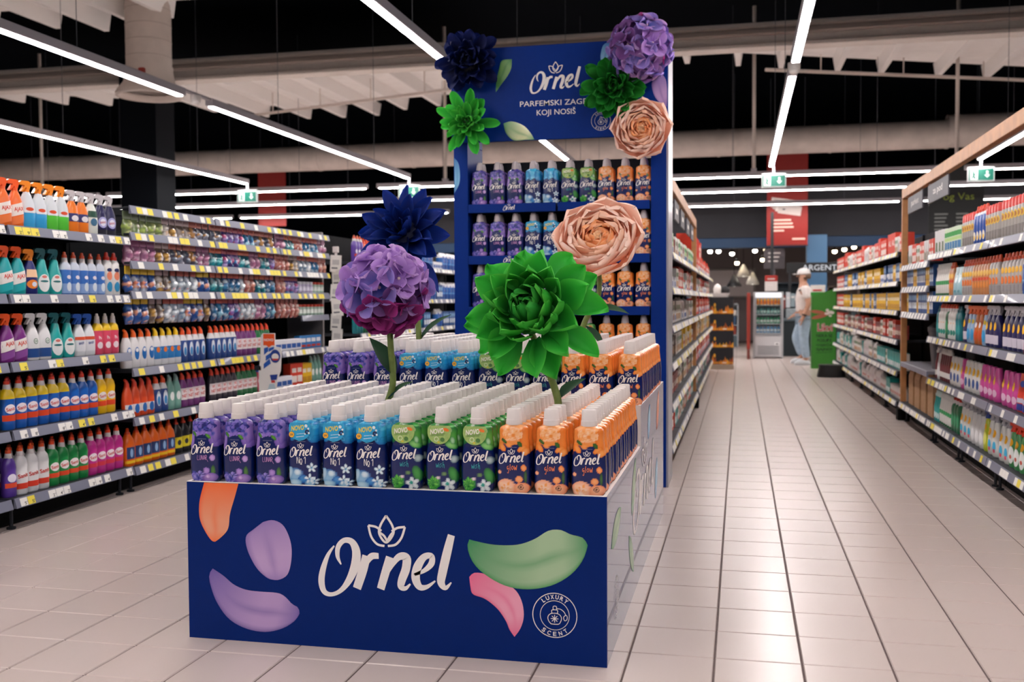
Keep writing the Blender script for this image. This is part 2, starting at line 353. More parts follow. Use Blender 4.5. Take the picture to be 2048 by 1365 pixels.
# ================================================================== SOFTENER DISPLAY
BX0, BX1, BY0, BY1, BYS = -2.036, -.445, 3.45, 6.07, 4.667
ZL, ZH = .597, .785
def resample(pts, n):
    d = [0]
    for a, b in zip(pts, pts[1:]): d.append(d[-1]+math.dist(a, b))
    out = []; j = 0
    for k in range(n):
        t = d[-1]*k/(n-1)
        while j < len(d)-2 and d[j+1] < t: j += 1
        u = (t-d[j])/((d[j+1]-d[j]) or 1); out.append(tuple(a+(b-a)*u for a, b in zip(pts[j], pts[j+1])))
    return out
def petal_print(name, A, B, dark, light, deep, frame, parent, crease=.5, n=30, m=14, eps=.001):
    A = resample(catmull(A, 6), n); B = resample(catmull(B, 6), n); D, Lc, K = S(dark), S(light), S(deep)
    vs = []; cs = []; fs = []
    for i in range(n):
        for j in range(m+1):
            t = j/m; s_ = i/(n-1)
            vs.append(frame(A[i][0]*(1-t)+B[i][0]*t, A[i][1]*(1-t)+B[i][1]*t, eps))
            edge = min(1, min(s_*1.7, (1-s_)*4)); c = mixc(D, Lc, edge)
            q = (t-crease)/.09; c = mixc(c, mixc(D, Lc, .3), .75*math.exp(-q*q)*min(1, s_*2)*min(1, (1-s_)*3))   # folded crease printed on the petal
            if t < .12: c = mixc(c, K, (1-t/.12)*.8)
            cs.append(c)
    for i in range(n-1):
        for j in range(m):
            a = i*(m+1)+j; fs.append((a, a+1, a+m+2, a+m+1))
    return ob(name, MB().add(vs, fs, 0, cs).mesh(name, PRINT, True, True), parent)
def emblem_layers(r):
    L = [(*ring2d(0, 0, r*.965, r), 0), (*ring2d(0, 0, r*.635, r*.66), 0)]
    for word, a0, a1, top in (('LUXURY', 128, 52, True), ('SCENT', 234, 306, False)):
        for k, ch in enumerate(word):
            a = math.radians(a0+(a1-a0)*k/(len(word)-1)); v, f = fit_text(ch, r*(.15 if ch != 'L' else .12), r*.19, bold=.02)
            R = r*.82; th = a-PI/2 if top else a+PI/2
            L.append(([(R*math.cos(a)+x*math.cos(th)-y*math.sin(th), R*math.sin(a)+x*math.sin(th)+y*math.cos(th)) for x, y in v], f, 0))
    lines = [[(-.16,-.38),(-.27,-.25),(-.3,-.08),(-.2,.06),(0,.1),(.2,.06),(.3,-.08),(.27,-.25),(.16,-.38),(-.16,-.38)], [(-.12,.1),(-.12,.24),(.12,.24),(.12,.1)], [(-.06,.24),(-.06,.4),(.08,.4),(.08,.24)],
             [(.08,.3),(.25,.3),(.42,.18),(.5,.02)], [(.5,.05),(.4,-.05),(.44,-.2),(.54,-.16),(.56,-.02),(.5,.05)]]
    for a in range(4):
        th = a*PI/4; lines.append([(.17*math.cos(th), -.14+.17*math.sin(th)), (-.17*math.cos(th), -.14-.17*math.sin(th))])
    for P in lines: L.append((*stroke([(x*r*1.0, y*r, r*.03) for x, y in P], 3), 0))
    return L
box = thing('display_box', 'stepped navy promotional display box with petal and logo prints', 'display stand', (0, 0, 0))
EDGE = mat('e4dedb', .5)
def panel(name, x0, x1, y0, y1, z0, z1, face=NAVY):
    return ob(name, MB().box(x0, x1, y0, y1, z0, z1-.002).box(x0, x1, y0, y1, z1-.002, z1, 1).mesh(name, [face, EDGE]), box)
fp = panel('front_panel', BX0, BX1, BY0, BY0+.012, 0, ZL)
SIDE = mat('0a2c6c', .24, coat=.5, var=.03, spec=.8)
def side(name, x0, x1):
    P = [(BY0+.012, 0), (BY1, 0), (BY1, ZH), (BYS, ZH), (BYS, ZL), (BY0+.012, ZL)]
    mb = MB(); n = len(P); V = [(x0, y, z) for y, z in P]+[(x1, y, z) for y, z in P]
    mb.add(V, [(0, 1, 2, 3, 4, 5)[::-1], (6, 7, 8, 9, 10, 11)], 0)
    for i in range(n):
        j = (i+1) % n; mb.add([V[i], V[j], V[n+j], V[n+i]], [(0, 1, 2, 3)], 1)
    return ob(name, mb.mesh(name, [SIDE, EDGE]), box)
sl = side('side_panel', BX0, BX0+.012); sr = side('side_panel', BX1-.012, BX1)
panel('back_panel', BX0+.012, BX1-.012, BY1-.012, BY1, 0, ZH)
panel('step_panel', BX0+.012, BX1-.012, BYS, BYS+.012, ZL-.04, ZH, EDGE)
ob('low_tray', MB().box(BX0+.012, BX1-.012, BY0+.012, BYS, ZL-.03, ZL-.008).mesh('low_tray', EDGE), box)
ob('high_tray', MB().box(BX0+.012, BX1-.012, BYS+.012, BY1-.012, ZH-.03, ZH-.008).mesh('high_tray', EDGE), box)
ff = lambda u, v, d: (u, BY0-d, v)
PP = dict(
orange=([(-1.963,0.594),(-1.984,0.521),(-1.984,0.456),(-1.961,0.406),(-1.937,0.375),(-1.922,0.371)],[(-1.823,0.594),(-1.838,0.545),(-1.859,0.480),(-1.865,0.434),(-1.876,0.410),(-1.901,0.386),(-1.922,0.371)],'ee6a2c','ea9b78','e8561c'),
lilac=([(-1.726,0.454),(-1.766,0.424),(-1.794,0.400),(-1.795,0.363),(-1.778,0.318),(-1.749,0.274),(-1.710,0.244),(-1.681,0.239)],[(-1.726,0.454),(-1.687,0.463),(-1.648,0.448),(-1.624,0.408),(-1.613,0.363),(-1.616,0.308),(-1.631,0.262),(-1.661,0.242),(-1.681,0.239)],'8a70b4','bd9dcd','7a62aa'),
purple=([(-1.934,0.269),(-1.949,0.245),(-1.945,0.208),(-1.921,0.144),(-1.872,0.082),(-1.802,0.049),(-1.723,0.041),(-1.654,0.059),(-1.605,0.090),(-1.585,0.119)],[(-1.934,0.269),(-1.889,0.243),(-1.849,0.213),(-1.800,0.196),(-1.740,0.192),(-1.672,0.191),(-1.642,0.179),(-1.614,0.153),(-1.590,0.141),(-1.585,0.119)],'6a56a4','b898cb','5b4a98'),
green=([(-0.934,0.426),(-0.941,0.396),(-0.921,0.344),(-0.877,0.303),(-0.806,0.268),(-0.727,0.259),(-0.640,0.277),(-0.571,0.319),(-0.528,0.373),(-0.511,0.425)],[(-0.934,0.426),(-0.912,0.421),(-0.841,0.411),(-0.761,0.415),(-0.700,0.437),(-0.648,0.470),(-0.605,0.474),(-0.571,0.460),(-0.528,0.450),(-0.511,0.425)],'2b8a52','a6c49c','1c8a44'),
pink=([(-0.935,0.291),(-0.931,0.256),(-0.922,0.230),(-0.878,0.216),(-0.833,0.183),(-0.803,0.142),(-0.790,0.112),(-0.772,0.087)],[(-0.935,0.291),(-0.917,0.307),(-0.877,0.305),(-0.824,0.284),(-0.771,0.257),(-0.745,0.215),(-0.738,0.163),(-0.750,0.119),(-0.772,0.087)],'e5648e','ef9fb8','e0567f'))
for k, (A, B, d, l, kk) in PP.items():
    petal_print('petal_print', [(x, min(z, .5955)) for x, z in A], [(x, min(z, .5955)) for x, z in B], d, l, kk, ff, fp, eps=.001 if k != 'pink' else .0006)
LG = logo2d(8)
flat_print('logo_print', [([(-1.2457+x*.5192, .283+y*.5192) for x, y in v], f, 0) for v, f in LG], [PRINT_WHITE], ff, fp)
flat_print('emblem_print', [([(-.6277+x, .1728+y) for x, y in v], f, m_) for v, f, m_ in emblem_layers(.0795)], [PRINT_WHITE], ff, fp)
fs_ = lambda u, v, d: (BX1+d, u, v)
flat_print('logo_print', [([(4.85+x*1.05, .36+y*.62) for x, y in v], f, 0) for v, f in LG], [PRINT_WHITE], fs_, sr)
flat_print('emblem_print', [([(3.72+x, .17+y) for x, y in v], f, m_) for v, f, m_ in emblem_layers(.08)], [PRINT_WHITE], fs_, sr)
for cy, cz, a, b, th, dk, lt in ((3.72, .43, .17, .06, .5, '2b8a52', 'a6c49c'), (4.35, .47, .22, .06, 1.2, '2b8a52', 'a6c49c'), (4.25, .2, .2, .055, -1.1, '2b8a52', 'a6c49c'), (5.1, .66, .16, .06, 1.3, '3b9ad0', '9ad0ea'), (5.65, .66, .2, .07, 1.2, 'ee6a2c', 'f2a888'), (5.55, .3, .2, .07, 1.3, '3b9ad0', '9ad0ea')):
    A = []; B = []
    for k in range(9):
        s_ = k/8; u = (s_*2-1)*a; h = b*math.sin(PI*s_)**.7
        for LL, sg in ((A, -1), (B, 1)): LL.append((cy+u*math.cos(th)-sg*h*math.sin(th), cz+u*math.sin(th)*.55+sg*h*math.cos(th)*.8))
    petal_print('petal_print', A, B, dk, lt, dk, fs_, sr)

# ------------------------------------------------------------------ the softener bottles
PROF = [(0, .049, .026), (.006, .056, .0305), (.03, .0605, .0335), (.09, .0615, .034), (.135, .0598, .0332), (.165, .0552, .032), (.195, .052, .031), (.222, .0522, .0305), (.231, .050, .029), (.2375, .042, .0265), (.242, .028, .0245), (.246, .0245, .0245)]
NSE = 2.9
def prof_at(z, P=PROF):
    if z <= P[0][0]: return P[0][1:]
    for a, b in zip(P, P[1:]):
        if z <= b[0]:
            t = (z-a[0])/(b[0]-a[0]); t = t*t*(3-2*t) if b[0]-a[0] > .02 else t
            return a[1]+(b[1]-a[1])*t, a[2]+(b[2]-a[2])*t
    return P[-1][1:]
def on_front(x, z, eps, P=PROF, n=NSE):
    hw, hd = prof_at(z, P); q = min(.999, abs(x)/hw)
    return (x, -hd*(1-q**n)**(1/n)-eps, z)
def se_ring(hw, hd, z, N, n=NSE):
    out = []
    for i in range(N):
        a = 2*PI*i/N; c, s_ = math.cos(a), math.sin(a)
        out.append((hw*math.copysign(abs(c)**(2/n), c), hd*math.copysign(abs(s_)**(2/n), s_), z))
    return out
def rnd_cluster(rg, n, x0, x1, z0, z1, r0, r1, cols):
    return [(rg.uniform(x0, x1), rg.uniform(z0, z1), (r := rg.uniform(r0, r1)), r*rg.uniform(.7, 1.1), rg.uniform(0, 3), S(rg.choice(cols)), S(rg.choice(cols))) for _ in range(n)]
def blobs(var):
    rg = random.Random(var); L = []
    b = lambda *a: L.append((a[0], a[1], a[2], a[3], a[4], S(a[5]), S(a[6])))
    if var == 'lunar':
        b(.046, .165, .022, .03, .3, '8d70c0', '6a50a4'); b(-.048, .175, .014, .05, 0, '9a7cc4', '7058ac'); b(.048, .2, .012, .05, 0, '9a7cc4', '7058ac')
        L.extend(rnd_cluster(rg, 60, -.042, .042, .185, .245, .006, .010, ['2c2f86', '4a44a0', '6e60bc', '22256e', '3c479e', '7c6cc4']))
        L.extend(rnd_cluster(rg, 8, -.03, .03, .178, .192, .006, .009, ['8f74cc', 'a48ad8', '7a62b8']))
        b(-.034, .184, .012, .006, -.8, '4d8a34', '35682a'); b(.022, .176, .013, .006, -.7, '5a9a36', '35682a')
        b(.038, .094, .010, .012, 0, 'c9a4dc', 'a27cc4'); b(.014, .045, .013, .012, .3, 'b08cd2', '8a68bc'); b(.04, .044, .008, .022, 0, '4a7d3a', '24502c')
        L.extend(rnd_cluster(rg, 26, -.056, .0, .0, .038, .007, .011, ['4a4fa8', '7668c0', '9484d4', '33398f']))
        b(.026, .018, .030, .018, .2, 'b28ed2', '6a4aa4'); b(.02, .022, .010, .010, 0, 'd8b4e4', '8a5cb4'); b(.018, .022, .004, .004, 0, 'efd8f4', 'c090d8')
    elif var == 'no1':
        b(0, .225, .075, .045, 0, '43b8e2', '1f86c4'); b(.045, .2, .03, .04, 0, '2aa2d8', '1a6ab0'); b(-.045, .2, .03, .035, 0, '2aa2d8', '1a6ab0')
        L.extend(rnd_cluster(rg, 16, -.05, .05, .17, .24, .005, .011, ['58c4ea', '2a9ad2', '7ad2f0', '1f7cba']))
        b(-.03, .03, .04, .035, .4, '8ab8d8', '2c5fa4'); b(-.052, .045, .014, .026, -.3, 'bcd8e8', '6fa2c8'); b(-.018, .05, .014, .012, 0, 'dbe8ee', '8fb8d4'); b(.004, .026, .018, .016, 0, '3f8fd0', '1b55a4'); b(.006, .03, .005, .005, 0, '1a4a9a', '6ab4e4')
        b(-.03, .012, .028, .014, 0, 'bfe0ec', '5a9ac8'); b(.03, .012, .02, .014, .2, '9cc8e0', '3f7cb8')
        for cx, cz, r in ((.038, .068, .011), (.03, .026, .012), (.046, .018, .009)):
            for k in range(5):
                th = k*2*PI/5+.3; b(cx+r*math.cos(th), cz+r*math.sin(th), r*.72, r*.42, th, 'eef6fa', 'b4d4e6')
            b(cx, cz, r*.3, r*.3, 0, '3f80b8', '6aa8d4')
    elif var == 'wish':
        b(0, .23, .08, .05, 0, '3c8f3e', '1f6a34'); b(.045, .19, .024, .04, .2, '5eb04c', '1d6e3c'); b(.036, .166, .022, .012, -.4, '8fd078', '3a9448'); b(-.046, .205, .02, .035, 0, '2f8a44', '145a30')
        L.extend(rnd_cluster(rg, 18, -.05, .055, .19, .24, .006, .011, ['4aa84a', '1d6e3c', '8cc85a', 'c8deb0', '2c8a40']))
        b(.042, .182, .008, .014, .2, 'b8e0b4', '3a9448'); b(.048, .115, .014, .014, 0, 'b8c8c8', '4a6a78'); b(.045, .06, .016, .03, .3, '3f9a44', '165a34'); b(.012, .062, .010, .008, 0, '6a8f5a', '3a5a38')
        for k in range(26):
            th = k*2*PI/26; rr = .024*(.8+.4*rg.random()); b(-.028+rr*.5*math.cos(th), .026+rr*.5*math.sin(th), rr*.55, .005, th, '6fd048' if k % 2 else '2f9a34', '1d7a2c')
        b(-.03, .02, .007, .006, 0, '0f5a24', '3aa83a'); b(-.01, .048, .008, .006, 0, 'e8d8dc', 'b8a0b0')
        for k in range(5):
            th = k*2*PI/5+.5; b(.028+.012*math.cos(th), .024+.012*math.sin(th), .013, .008, th, 'e8eef0', 'a4b8c0')
        b(.024, .026, .007, .007, 0, '1c8a7c', '4ab0a4')
    else:
        b(0, .225, .09, .052, 0, 'f6a866', 'f08a3c'); b(.05, .19, .024, .05, 0, 'f28c3e', 'e2701e'); b(-.052, .2, .02, .045, 0, 'f4954a', 'e87a2a')
        b(0, .212, .036, .024, 0, 'f9b070', 'fbc49c')
        L.extend(rnd_cluster(rg, 26, -.034, .034, .195, .23, .004, .010, ['f8a860', 'fbbf8c', 'f59a4c', 'fcd0a8', 'f08c3a']))
        b(-.038, .165, .010, .018, .6, 'f8a050', 'ea7a24'); b(.034, .16, .018, .009, .5, 'f8a050', 'ea7a24'); b(.046, .15, .014, .012, .8, 'f9a860', 'ee8430'); b(-.012, .174, .012, .010, 0, 'f7a055', 'ee8430')
        b(-.03, .186, .012, .006, -.7, '3f6a2a', '2a4a20'); b(.026, .176, .012, .007, -.9, '3f6a2a', '2a4a20')
        b(.04, .092, .009, .012, .2, 'f8a868', 'ee7c34'); b(-.048, .075, .007, .007, 0, 'f8b890', 'f09060'); b(.024, .052, .013, .012, 0, 'f8ac74', 'f08a48'); b(.046, .06, .005, .024, 0, '3a6a34', '1c3a2c')
        b(-.024, .022, .036, .03, 0, 'fbd0b4', 'f2a27c'); b(.03, .018, .03, .022, .2, 'f9b890', 'ee8a5c')
        L.extend(rnd_cluster(rg, 18, -.042, -.004, .006, .036, .004, .009, ['fbc8a0', 'f8ae6c', 'fcdcc8', 'f59c50']))
        b(.03, .024, .0095, .0095, 0, '3a2a28', '3a2a28'); b(.03, .024, .0075, .0075, 0, 'f2a880', 'f2a880'); b(.03, .024, .004, .004, 0, '3a2a28', '8a5a40')
    return L
NAVYC = S('051a58')
def bottle_mesh(var, N=112, NZ=92):
    B = blobs(var); zs = [.246*(k/(NZ-1)) for k in range(NZ)]; rings = []; cols = []
    pre = [(cx, cz, rx, rz, math.cos(t), math.sin(t), c0, c1, max(rx, rz)) for cx, cz, rx, rz, t, c0, c1 in B]
    for z in zs:
        hw, hd = prof_at(z); ring = se_ring(hw, hd, z, N); rings.append(ring)
        near = [q for q in pre if abs(q[1]-z) <= q[8]]
        for x, y, _ in ring:
            px_ = x*1.0; c = NAVYC
            for cx, cz, rx, rz, ct, st, c0, c1, mr in near:
                dx, dz = px_-cx, z-cz
                if abs(dx) > mr: continue
                a = (dx*ct+dz*st)/rx; b_ = (-dx*st+dz*ct)/rz; q = a*a+b_*b_
                if q < 1: c = mixc(c0, c1, q)
            cols.append(c)
    return MB().loft(rings, 0, True, cols).mesh('bottle_body_'+var, BOTTLE, True, True, auto=60)
VARS = ('lunar', 'no1', 'wish', 'glow')
BODY = {v: bottle_mesh(v) for v in VARS}
CAPM = MB().lathe([(.2425, .0285), (.246, .0295), (.262, .0285), (.2625, .0272), (.296, .0255), (.2995, .0235), (.300, .019)], 26).mesh('cap', CAP, True, auto=35)
CAPG = MB().lathe([(.2425, .0255), (.246, .0265), (.256, .026), (.2565, .0245), (.285, .022), (.2855, .019), (.2985, .017), (.300, .013)], 24).mesh('cap', mat('c9bfc2', .3, coat=.3), True, auto=35)
def conform(layers, mats, name, eps=.0007, step=.00008):
    mb = MB()
    for i, (v, f, mi) in enumerate(layers): mb.add([on_front(x, z, eps+i*step) for x, z in v], f, mi)
    return mb.mesh(name, mats)
def hand(word, w):      # thin hand lettering
    G = {'L': [[(0,1),(0,0),(.5,0)]], 'U': [[(0,1),(.02,.2),(.25,0),(.5,.2),(.5,1)]], 'N': [[(0,0),(0,1),(.5,0),(.5,1)]], 'A': [[(0,0),(.28,1),(.55,0)],[(.1,.35),(.45,.35)]], 'R': [[(0,0),(0,1),(.4,.9),(.4,.6),(0,.5)],[(.1,.5),(.8,-.4)]],
         'o': [[(.25,.75),(.02,.5),(.1,.1),(.35,.05),(.45,.45),(.25,.75)],[(.05,-.1),(.45,-.1)]], '1': [[(0,.75),(.25,1),(.25,0)]], ' ': [], 'w': [[(0,.7),(.1,0),(.3,.5),(.45,0),(.6,.8)]], 'i': [[(.05,.6),(.05,0)],[(.05,.85),(.07,.9)]], 's': [[(.45,.75),(.1,.65),(.35,.3),(.02,.02)]], 'h': [[(.02,0),(.12,1.1)],[(.06,.4),(.35,.6),(.4,-.1)]],
         'g': [[(.4,.65),(.05,.5),(.1,.1),(.4,.35),(.3,-.5),(.05,-.4)]], 'l': [[(.1,1),(.05,.05),(.2,0)]], 'O': [[(.25,.7),(.02,.35),(.25,.05),(.45,.4),(.25,.7)]]}
    P = []; x = 0
    for ch in word:
        for st in G[ch]: P.append([(x+a, b_) for a, b_ in st])
        x += {'i': .22, ' ': .25, '1': .4, 'l': .35, 'w': .75}.get(ch, .65)
    s_ = w/x; return [stroke([((a-x/2)*s_, (b_-.4)*s_*1.35, s_*.11) for a, b_ in st], 4) for st in P]
WORDS = {'lunar': ('LUNAR', 'c88ec8', .042), 'no1': ('No 1', 'e8e8ea', .036), 'wish': ('wish', '2a9aa4', .034), 'glow': ('gloW', 'f0824a', .038)}
LOGOME = {}
LG5 = logo2d(4)
for v_, (wd, hx, ww) in WORDS.items():
    Ls = [([(-.004+x*.094, .121+y*.094) for x, y in v], f, 0) for v, f in LG5]
    Ls += [([(x, .093+z) for x, z in v], f, 1) for v, f in hand(wd if wd != 'gloW' else 'glOw', ww)]
    Ls += [([(-.02, .1645), (.016, .1645), (.016, .1653), (-.02, .1653)], [(0, 1, 2, 3)], 2)]
    LOGOME[v_] = conform(Ls, [PRINT_WHITE, mat(hx, .5), mat('8a96b8', .5)], 'label_lettering')
# neck tags
def neck_tag(c, c2):
    mb = MB(); n = 22; P = [(-.040, .236), (-.046, .226)]
    for k in range(n+1):
        a = PI+PI*k/n; P.append((-.004+.043*math.cos(a), .212+.043*math.sin(a)))
    P += [(.040, .226), (.034, .236)]
    N = len(P); V = []
    for e in (.0045, .006): V += [(on_front(x, min(z, .222), e)[0], -.033-e, z) for x, z in P]
    mb.add(V, [tuple(range(N, 2*N))]+[(i, (i+1) % N, N+(i+1) % N, N+i) for i in range(N)])
    return mb.mesh('neck_tag', c)
TAGME = {'no1': neck_tag(mat('2aa0d2', .4, var=.12, scale=60), 0), 'wish': neck_tag(mat('9cba6a', .4, var=.18, scale=80), 0)}
def tag_art(var):
    L = []; v, f = fit_text('NOVO', .052, .019, bold=.03, shear=.25); a = .12
    L.append(([(-.012+x*math.cos(a)-y*math.sin(a), .216+x*math.sin(a)+y*math.cos(a)) for x, y in v], f, 0))
    if var == 'no1':
        L += [(*disc2d(-.036, .191, .0115), 1), (*ring2d(-.036, .191, .0105, .0115, 20), 4)]
        v, f = fit_text('2X', .013, bold=.03); L.append(([(x-.036, y+.191) for x, y in v], f, 4))
        L += [([(-.016, .192), (.016, .196), (.016, .1975), (-.016, .1935)], [(0, 1, 2, 3)], 3), ([(-.018, .181), (.014, .185), (.014, .187), (-.018, .183)], [(0, 1, 2, 3)], 3)]
        for cx, cz, r, m_ in ((.022, .224, .006, 3), (.026, .202, .009, 4), (.026, .202, .003, 2), (.031, .214, .004, 3), (.033, .198, .004, 3), (.018, .194, .003, 3)): L.append((*disc2d(cx, cz, r, n=12), m_))
    else:
        L += [(*disc2d(.022, .222, .011, .006, rot=-.35), 1), ([(-.03, .204), (.018, .207), (.018, .2085), (-.03, .2055)], [(0, 1, 2, 3)], 2), ([(-.032, .199), (.014, .202), (.014, .2035), (-.032, .2005)], [(0, 1, 2, 3)], 2)]
        L += [(*ring2d(-.014, .188, .006, .009, 18), 3), (*disc2d(.008, .186, .008), 2), (*disc2d(-.006, .177, .005, .003), 4)]
    mats = {'no1': [mat('f0d23c', .5), mat('f6b52c', .5), mat('2a78c0', .5), mat('e6f2f6', .5), mat('14244c', .5)], 'wish': [mat('f4efe4', .5), mat('ea7a2a', .5), mat('4a7a3c', .5), mat('d8e2b8', .5), mat('dcc83c', .5)]}[var]
    mb = MB()
    for i, (v, f, mi) in enumerate(L): mb.add([(x, -.0396-i*.00008, z) for x, z in v], f, mi)
    return mb.mesh('tag_lettering', mats)
TAGART = {v: tag_art(v) for v in ('no1', 'wish')}
CPH = {'lunar': 'purple flowered', 'no1': 'blue flowered', 'wish': 'green flowered', 'glow': 'orange flowered'}
BGRP = {'lunar': 'purple softener bottles', 'no1': 'blue softener bottles', 'wish': 'green softener bottles', 'glow': 'orange softener bottles'}
def softener(var, x, y, z, label, front, tagged, cap=CAPM, rz=None):
    t = thing('softener_bottle', label, 'bottle', (x, y, z), random.uniform(-.035, .035) if rz is None else rz, BGRP[var])
    ob('body', BODY[var], t); ob('cap', cap, t)
    if front: ob('label_lettering', LOGOME[var], t)
    if tagged and var in TAGME:
        g = ob('neck_tag', TAGME[var], t)
        if front: ob('tag_lettering', TAGART[var], g)
    return t
SKIP_LO = {(4, 7), (10, 3)}; SKIP_HI = {(2, 3), (9, 3)}
rest_b = MB(); REST_MATS = [BOTTLE, CAP]
def low_body(var, N=28, NZ=22):
    B = blobs(var); rings = []; cols = []
    for k in range(NZ):
        z = .246*k/(NZ-1); hw, hd = prof_at(z); ring = se_ring(hw, hd, z, N); rings.append(ring)
        for x, y, _ in ring:
            c = NAVYC
            for cx, cz, rx, rz, t, c0, c1 in B:
                dx, dz = x-cx, z-cz; q = ((dx*math.cos(t)+dz*math.sin(t))/rx)**2+((-dx*math.sin(t)+dz*math.cos(t))/rz)**2
                if q < 1: c = mixc(c0, c1, q)
            cols.append(c)
    return rings, cols
LOWB = {v: low_body(v) for v in VARS}
def add_rest(var, x, y, z):
    rings, cols = LOWB[var]
    rest_b.loft([[(x+p[0], y+p[1], z+p[2]) for p in r] for r in rings], 0, False, cols)
    rest_b.loft([[(x+r*math.cos(2*PI*i/14), y+r*math.sin(2*PI*i/14), z+zz) for i in range(14)] for zz, r in ((.2425, .0285), (.262, .0285), (.2625, .0272), (.298, .025), (.300, .021))], 1)
for c in range(12):
    var = VARS[c//3]
    for r in range(16):
        if (c, r) in SKIP_LO: continue
        x, y = -1.983+.1335*c+random.uniform(-.003, .003), 3.512+.0722*r+random.uniform(-.002, .002)
        if r < 11 or c == 11: softener(var, x, y, ZL-.008, f'{CPH[var]} softener bottle, low tier, {ORD[r+1]} row from front, {ORD[c+1]} column from left', r == 0, r < 4)
        else: add_rest(var, x, y, ZL-.008)
    for r in range(17):
        if (c, r) in SKIP_HI: continue
        x, y = -1.972+.1335*c+random.uniform(-.003, .003), 4.735+.0735*r+random.uniform(-.002, .002)
        if r < 6 or c == 11: softener(var, x, y, ZH-.008, f'{CPH[var]} softener bottle, raised tier, {ORD[r+1]} row from front, {ORD[c+1]} column from left', r == 0, r < 3)
        else: add_rest(var, x, y, ZH-.008)
o = ob('softener_bottle_mass', rest_b.mesh('softener_bottle_mass', REST_MATS, True, True, auto=50)); o['kind'] = 'stuff'
tag(o, 'remaining white-capped softener bottles crowded in the rear rows of the display', 'bottles')

# ------------------------------------------------------------------ rack behind
RX0, RX1, RY = -1.957, -.471, 6.886
rack = thing('display_rack', 'tall navy display rack with header sign behind the stepped box', 'display rack', (0, 0, 0))
RN = mat('012a7a', .45, coat=.0, var=.03, spec=.12)
ob('side_panel', MB().bbox(RX0, RX0+.1, RY, RY+.42, 0, 2.37, .004).mesh('side_panel', RN), rack)
rs = ob('side_panel', MB().bbox(RX1-.116, RX1-.014, RY, RY+.42, 0, 2.9, .004).mesh('side_panel', RN), rack)
ob('edge_trim', MB().bbox(RX1-.014, RX1, RY+.006, RY+.42, 0, 2.95, .004).mesh('edge_trim', mat('a3a4ae', .3, metal=.3)), rack)
ob('side_panel', MB().bbox(RX0, RX0+.1, RY, RY+.42, 2.37, 2.9, .004).mesh('side_panel', RN), rack)
ob('back_panel', MB().bbox(RX0+.1, RX1-.116, RY+.40, RY+.42, .1, 2.275, .004).mesh('back_panel', mat('0c0f16', .6)), rack)
ob('base', MB().bbox(RX0+.1, RX1-.116, RY+.02, RY+.4, 0, .1, .004).mesh('base', RN), rack)
hd_ = ob('header_panel', MB().bbox(RX0-.005, RX1-.002, RY-.03, RY-.002, 2.365, 3.005, .004).mesh('header_panel', RN), rack)
fh = lambda u, v, d: (u, RY-.03-d, v)
flat_print('logo_print', [([(-1.229+x*.352, 2.74+y*.352) for x, y in v], f, 0) for v, f in LG], [PRINT_WHITE], fh, hd_)
v, f = fit_text('PARFEMSKI ZAGRLJAJ', .565, .048, bold=.004); flat_print('slogan_line', [([(x-1.193, y+2.606) for x, y in v], f, 0)], [PRINT_WHITE], fh, hd_)
v, f = fit_text('KOJI NOSIŠ', .268, .058, bold=.004); flat_print('slogan_line', [([(x-1.225, y+2.548) for x, y in v], f, 0)], [PRINT_WHITE], fh, hd_)
flat_print('emblem_print', [([(-.919+x, 2.476+y) for x, y in v], f, m_) for v, f, m_ in emblem_layers(.066)], [PRINT_WHITE], fh, hd_)
petal_print('petal_print', [(-1.592, 2.487), (-1.575, 2.42), (-1.52, 2.368), (-1.44, 2.368), (-1.377, 2.368)], [(-1.592, 2.487), (-1.53, 2.497), (-1.45, 2.465), (-1.40, 2.41), (-1.377, 2.368)], '2b8a52', 'c8cf9c', '1c7a44', fh, hd_)
petal_print('petal_print', [(-1.645, 2.70), (-1.64, 2.78), (-1.62, 2.86), (-1.60, 2.915), (-1.53, 2.92)], [(-1.645, 2.70), (-1.60, 2.76), (-1.56, 2.81), (-1.535, 2.86), (-1.53, 2.92)], '2b7a42', '7cae64', '1c7a44', fh, hd_)
petal_print('petal_print', [(-.853, 3.003), (-.9, 2.98), (-.918, 2.93), (-.92, 2.88), (-.90, 2.82)], [(-.853, 3.003), (-.84, 2.97), (-.85, 2.92), (-.87, 2.87), (-.90, 2.82)], '2c6fb4', '8cc0e0', '5aa0d8', fh, hd_)
petal_print('petal_print', [(-.56, 2.76), (-.58, 2.70), (-.56, 2.62), (-.51, 2.56), (-.48, 2.55)], [(-.56, 2.76), (-.52, 2.77), (-.485, 2.72), (-.478, 2.62), (-.48, 2.55)], '7a62aa', 'b898cb', '6a56a4', fh, hd_)
fl = lambda u, v, d: (u, RY-d, v)
petal_print('petal_print', [(-1.955, 2.27), (-1.953, 2.2), (-1.953, 2.1), (-1.955, 2.02)], [(-1.955, 2.27), (-1.92, 2.22), (-1.915, 2.1), (-1.955, 2.02)], '2c6fb4', '7ab4da', '5aa0d8', fl, rack)
SH = [1.935, 1.577, 1.222, .867, .512, .16]
for k, z in enumerate(SH):
    s_ = ob('shelf', MB().bbox(RX0+.1, RX1-.116, RY+.02, RY+.4, z-.022, z, .003).mesh('shelf', mat('1a1d24', .5)), rack)
    for (x0, x1, lx) in ((-1.852, -1.235, -1.56), (-1.22, -.595, -.93)):
        ob('rail', MB().bbox(x0, x1, RY-.012, RY+.018, z-.055, z+.005, .003).mesh('rail', RN), s_)
        if k in (0, 1, 2): flat_print('logo_print', [([(lx+x*.085, z-.03+y*.085) for x, y in v], f, 0) for v, f in LG5], [PRINT_WHITE], lambda u, v, d: (u, RY-.012-d, v), s_)
order = ['lunar']*3+['no1']*2+['wish']*2+['glow']*3
SHN = ['top', 'second', 'third', 'fourth']
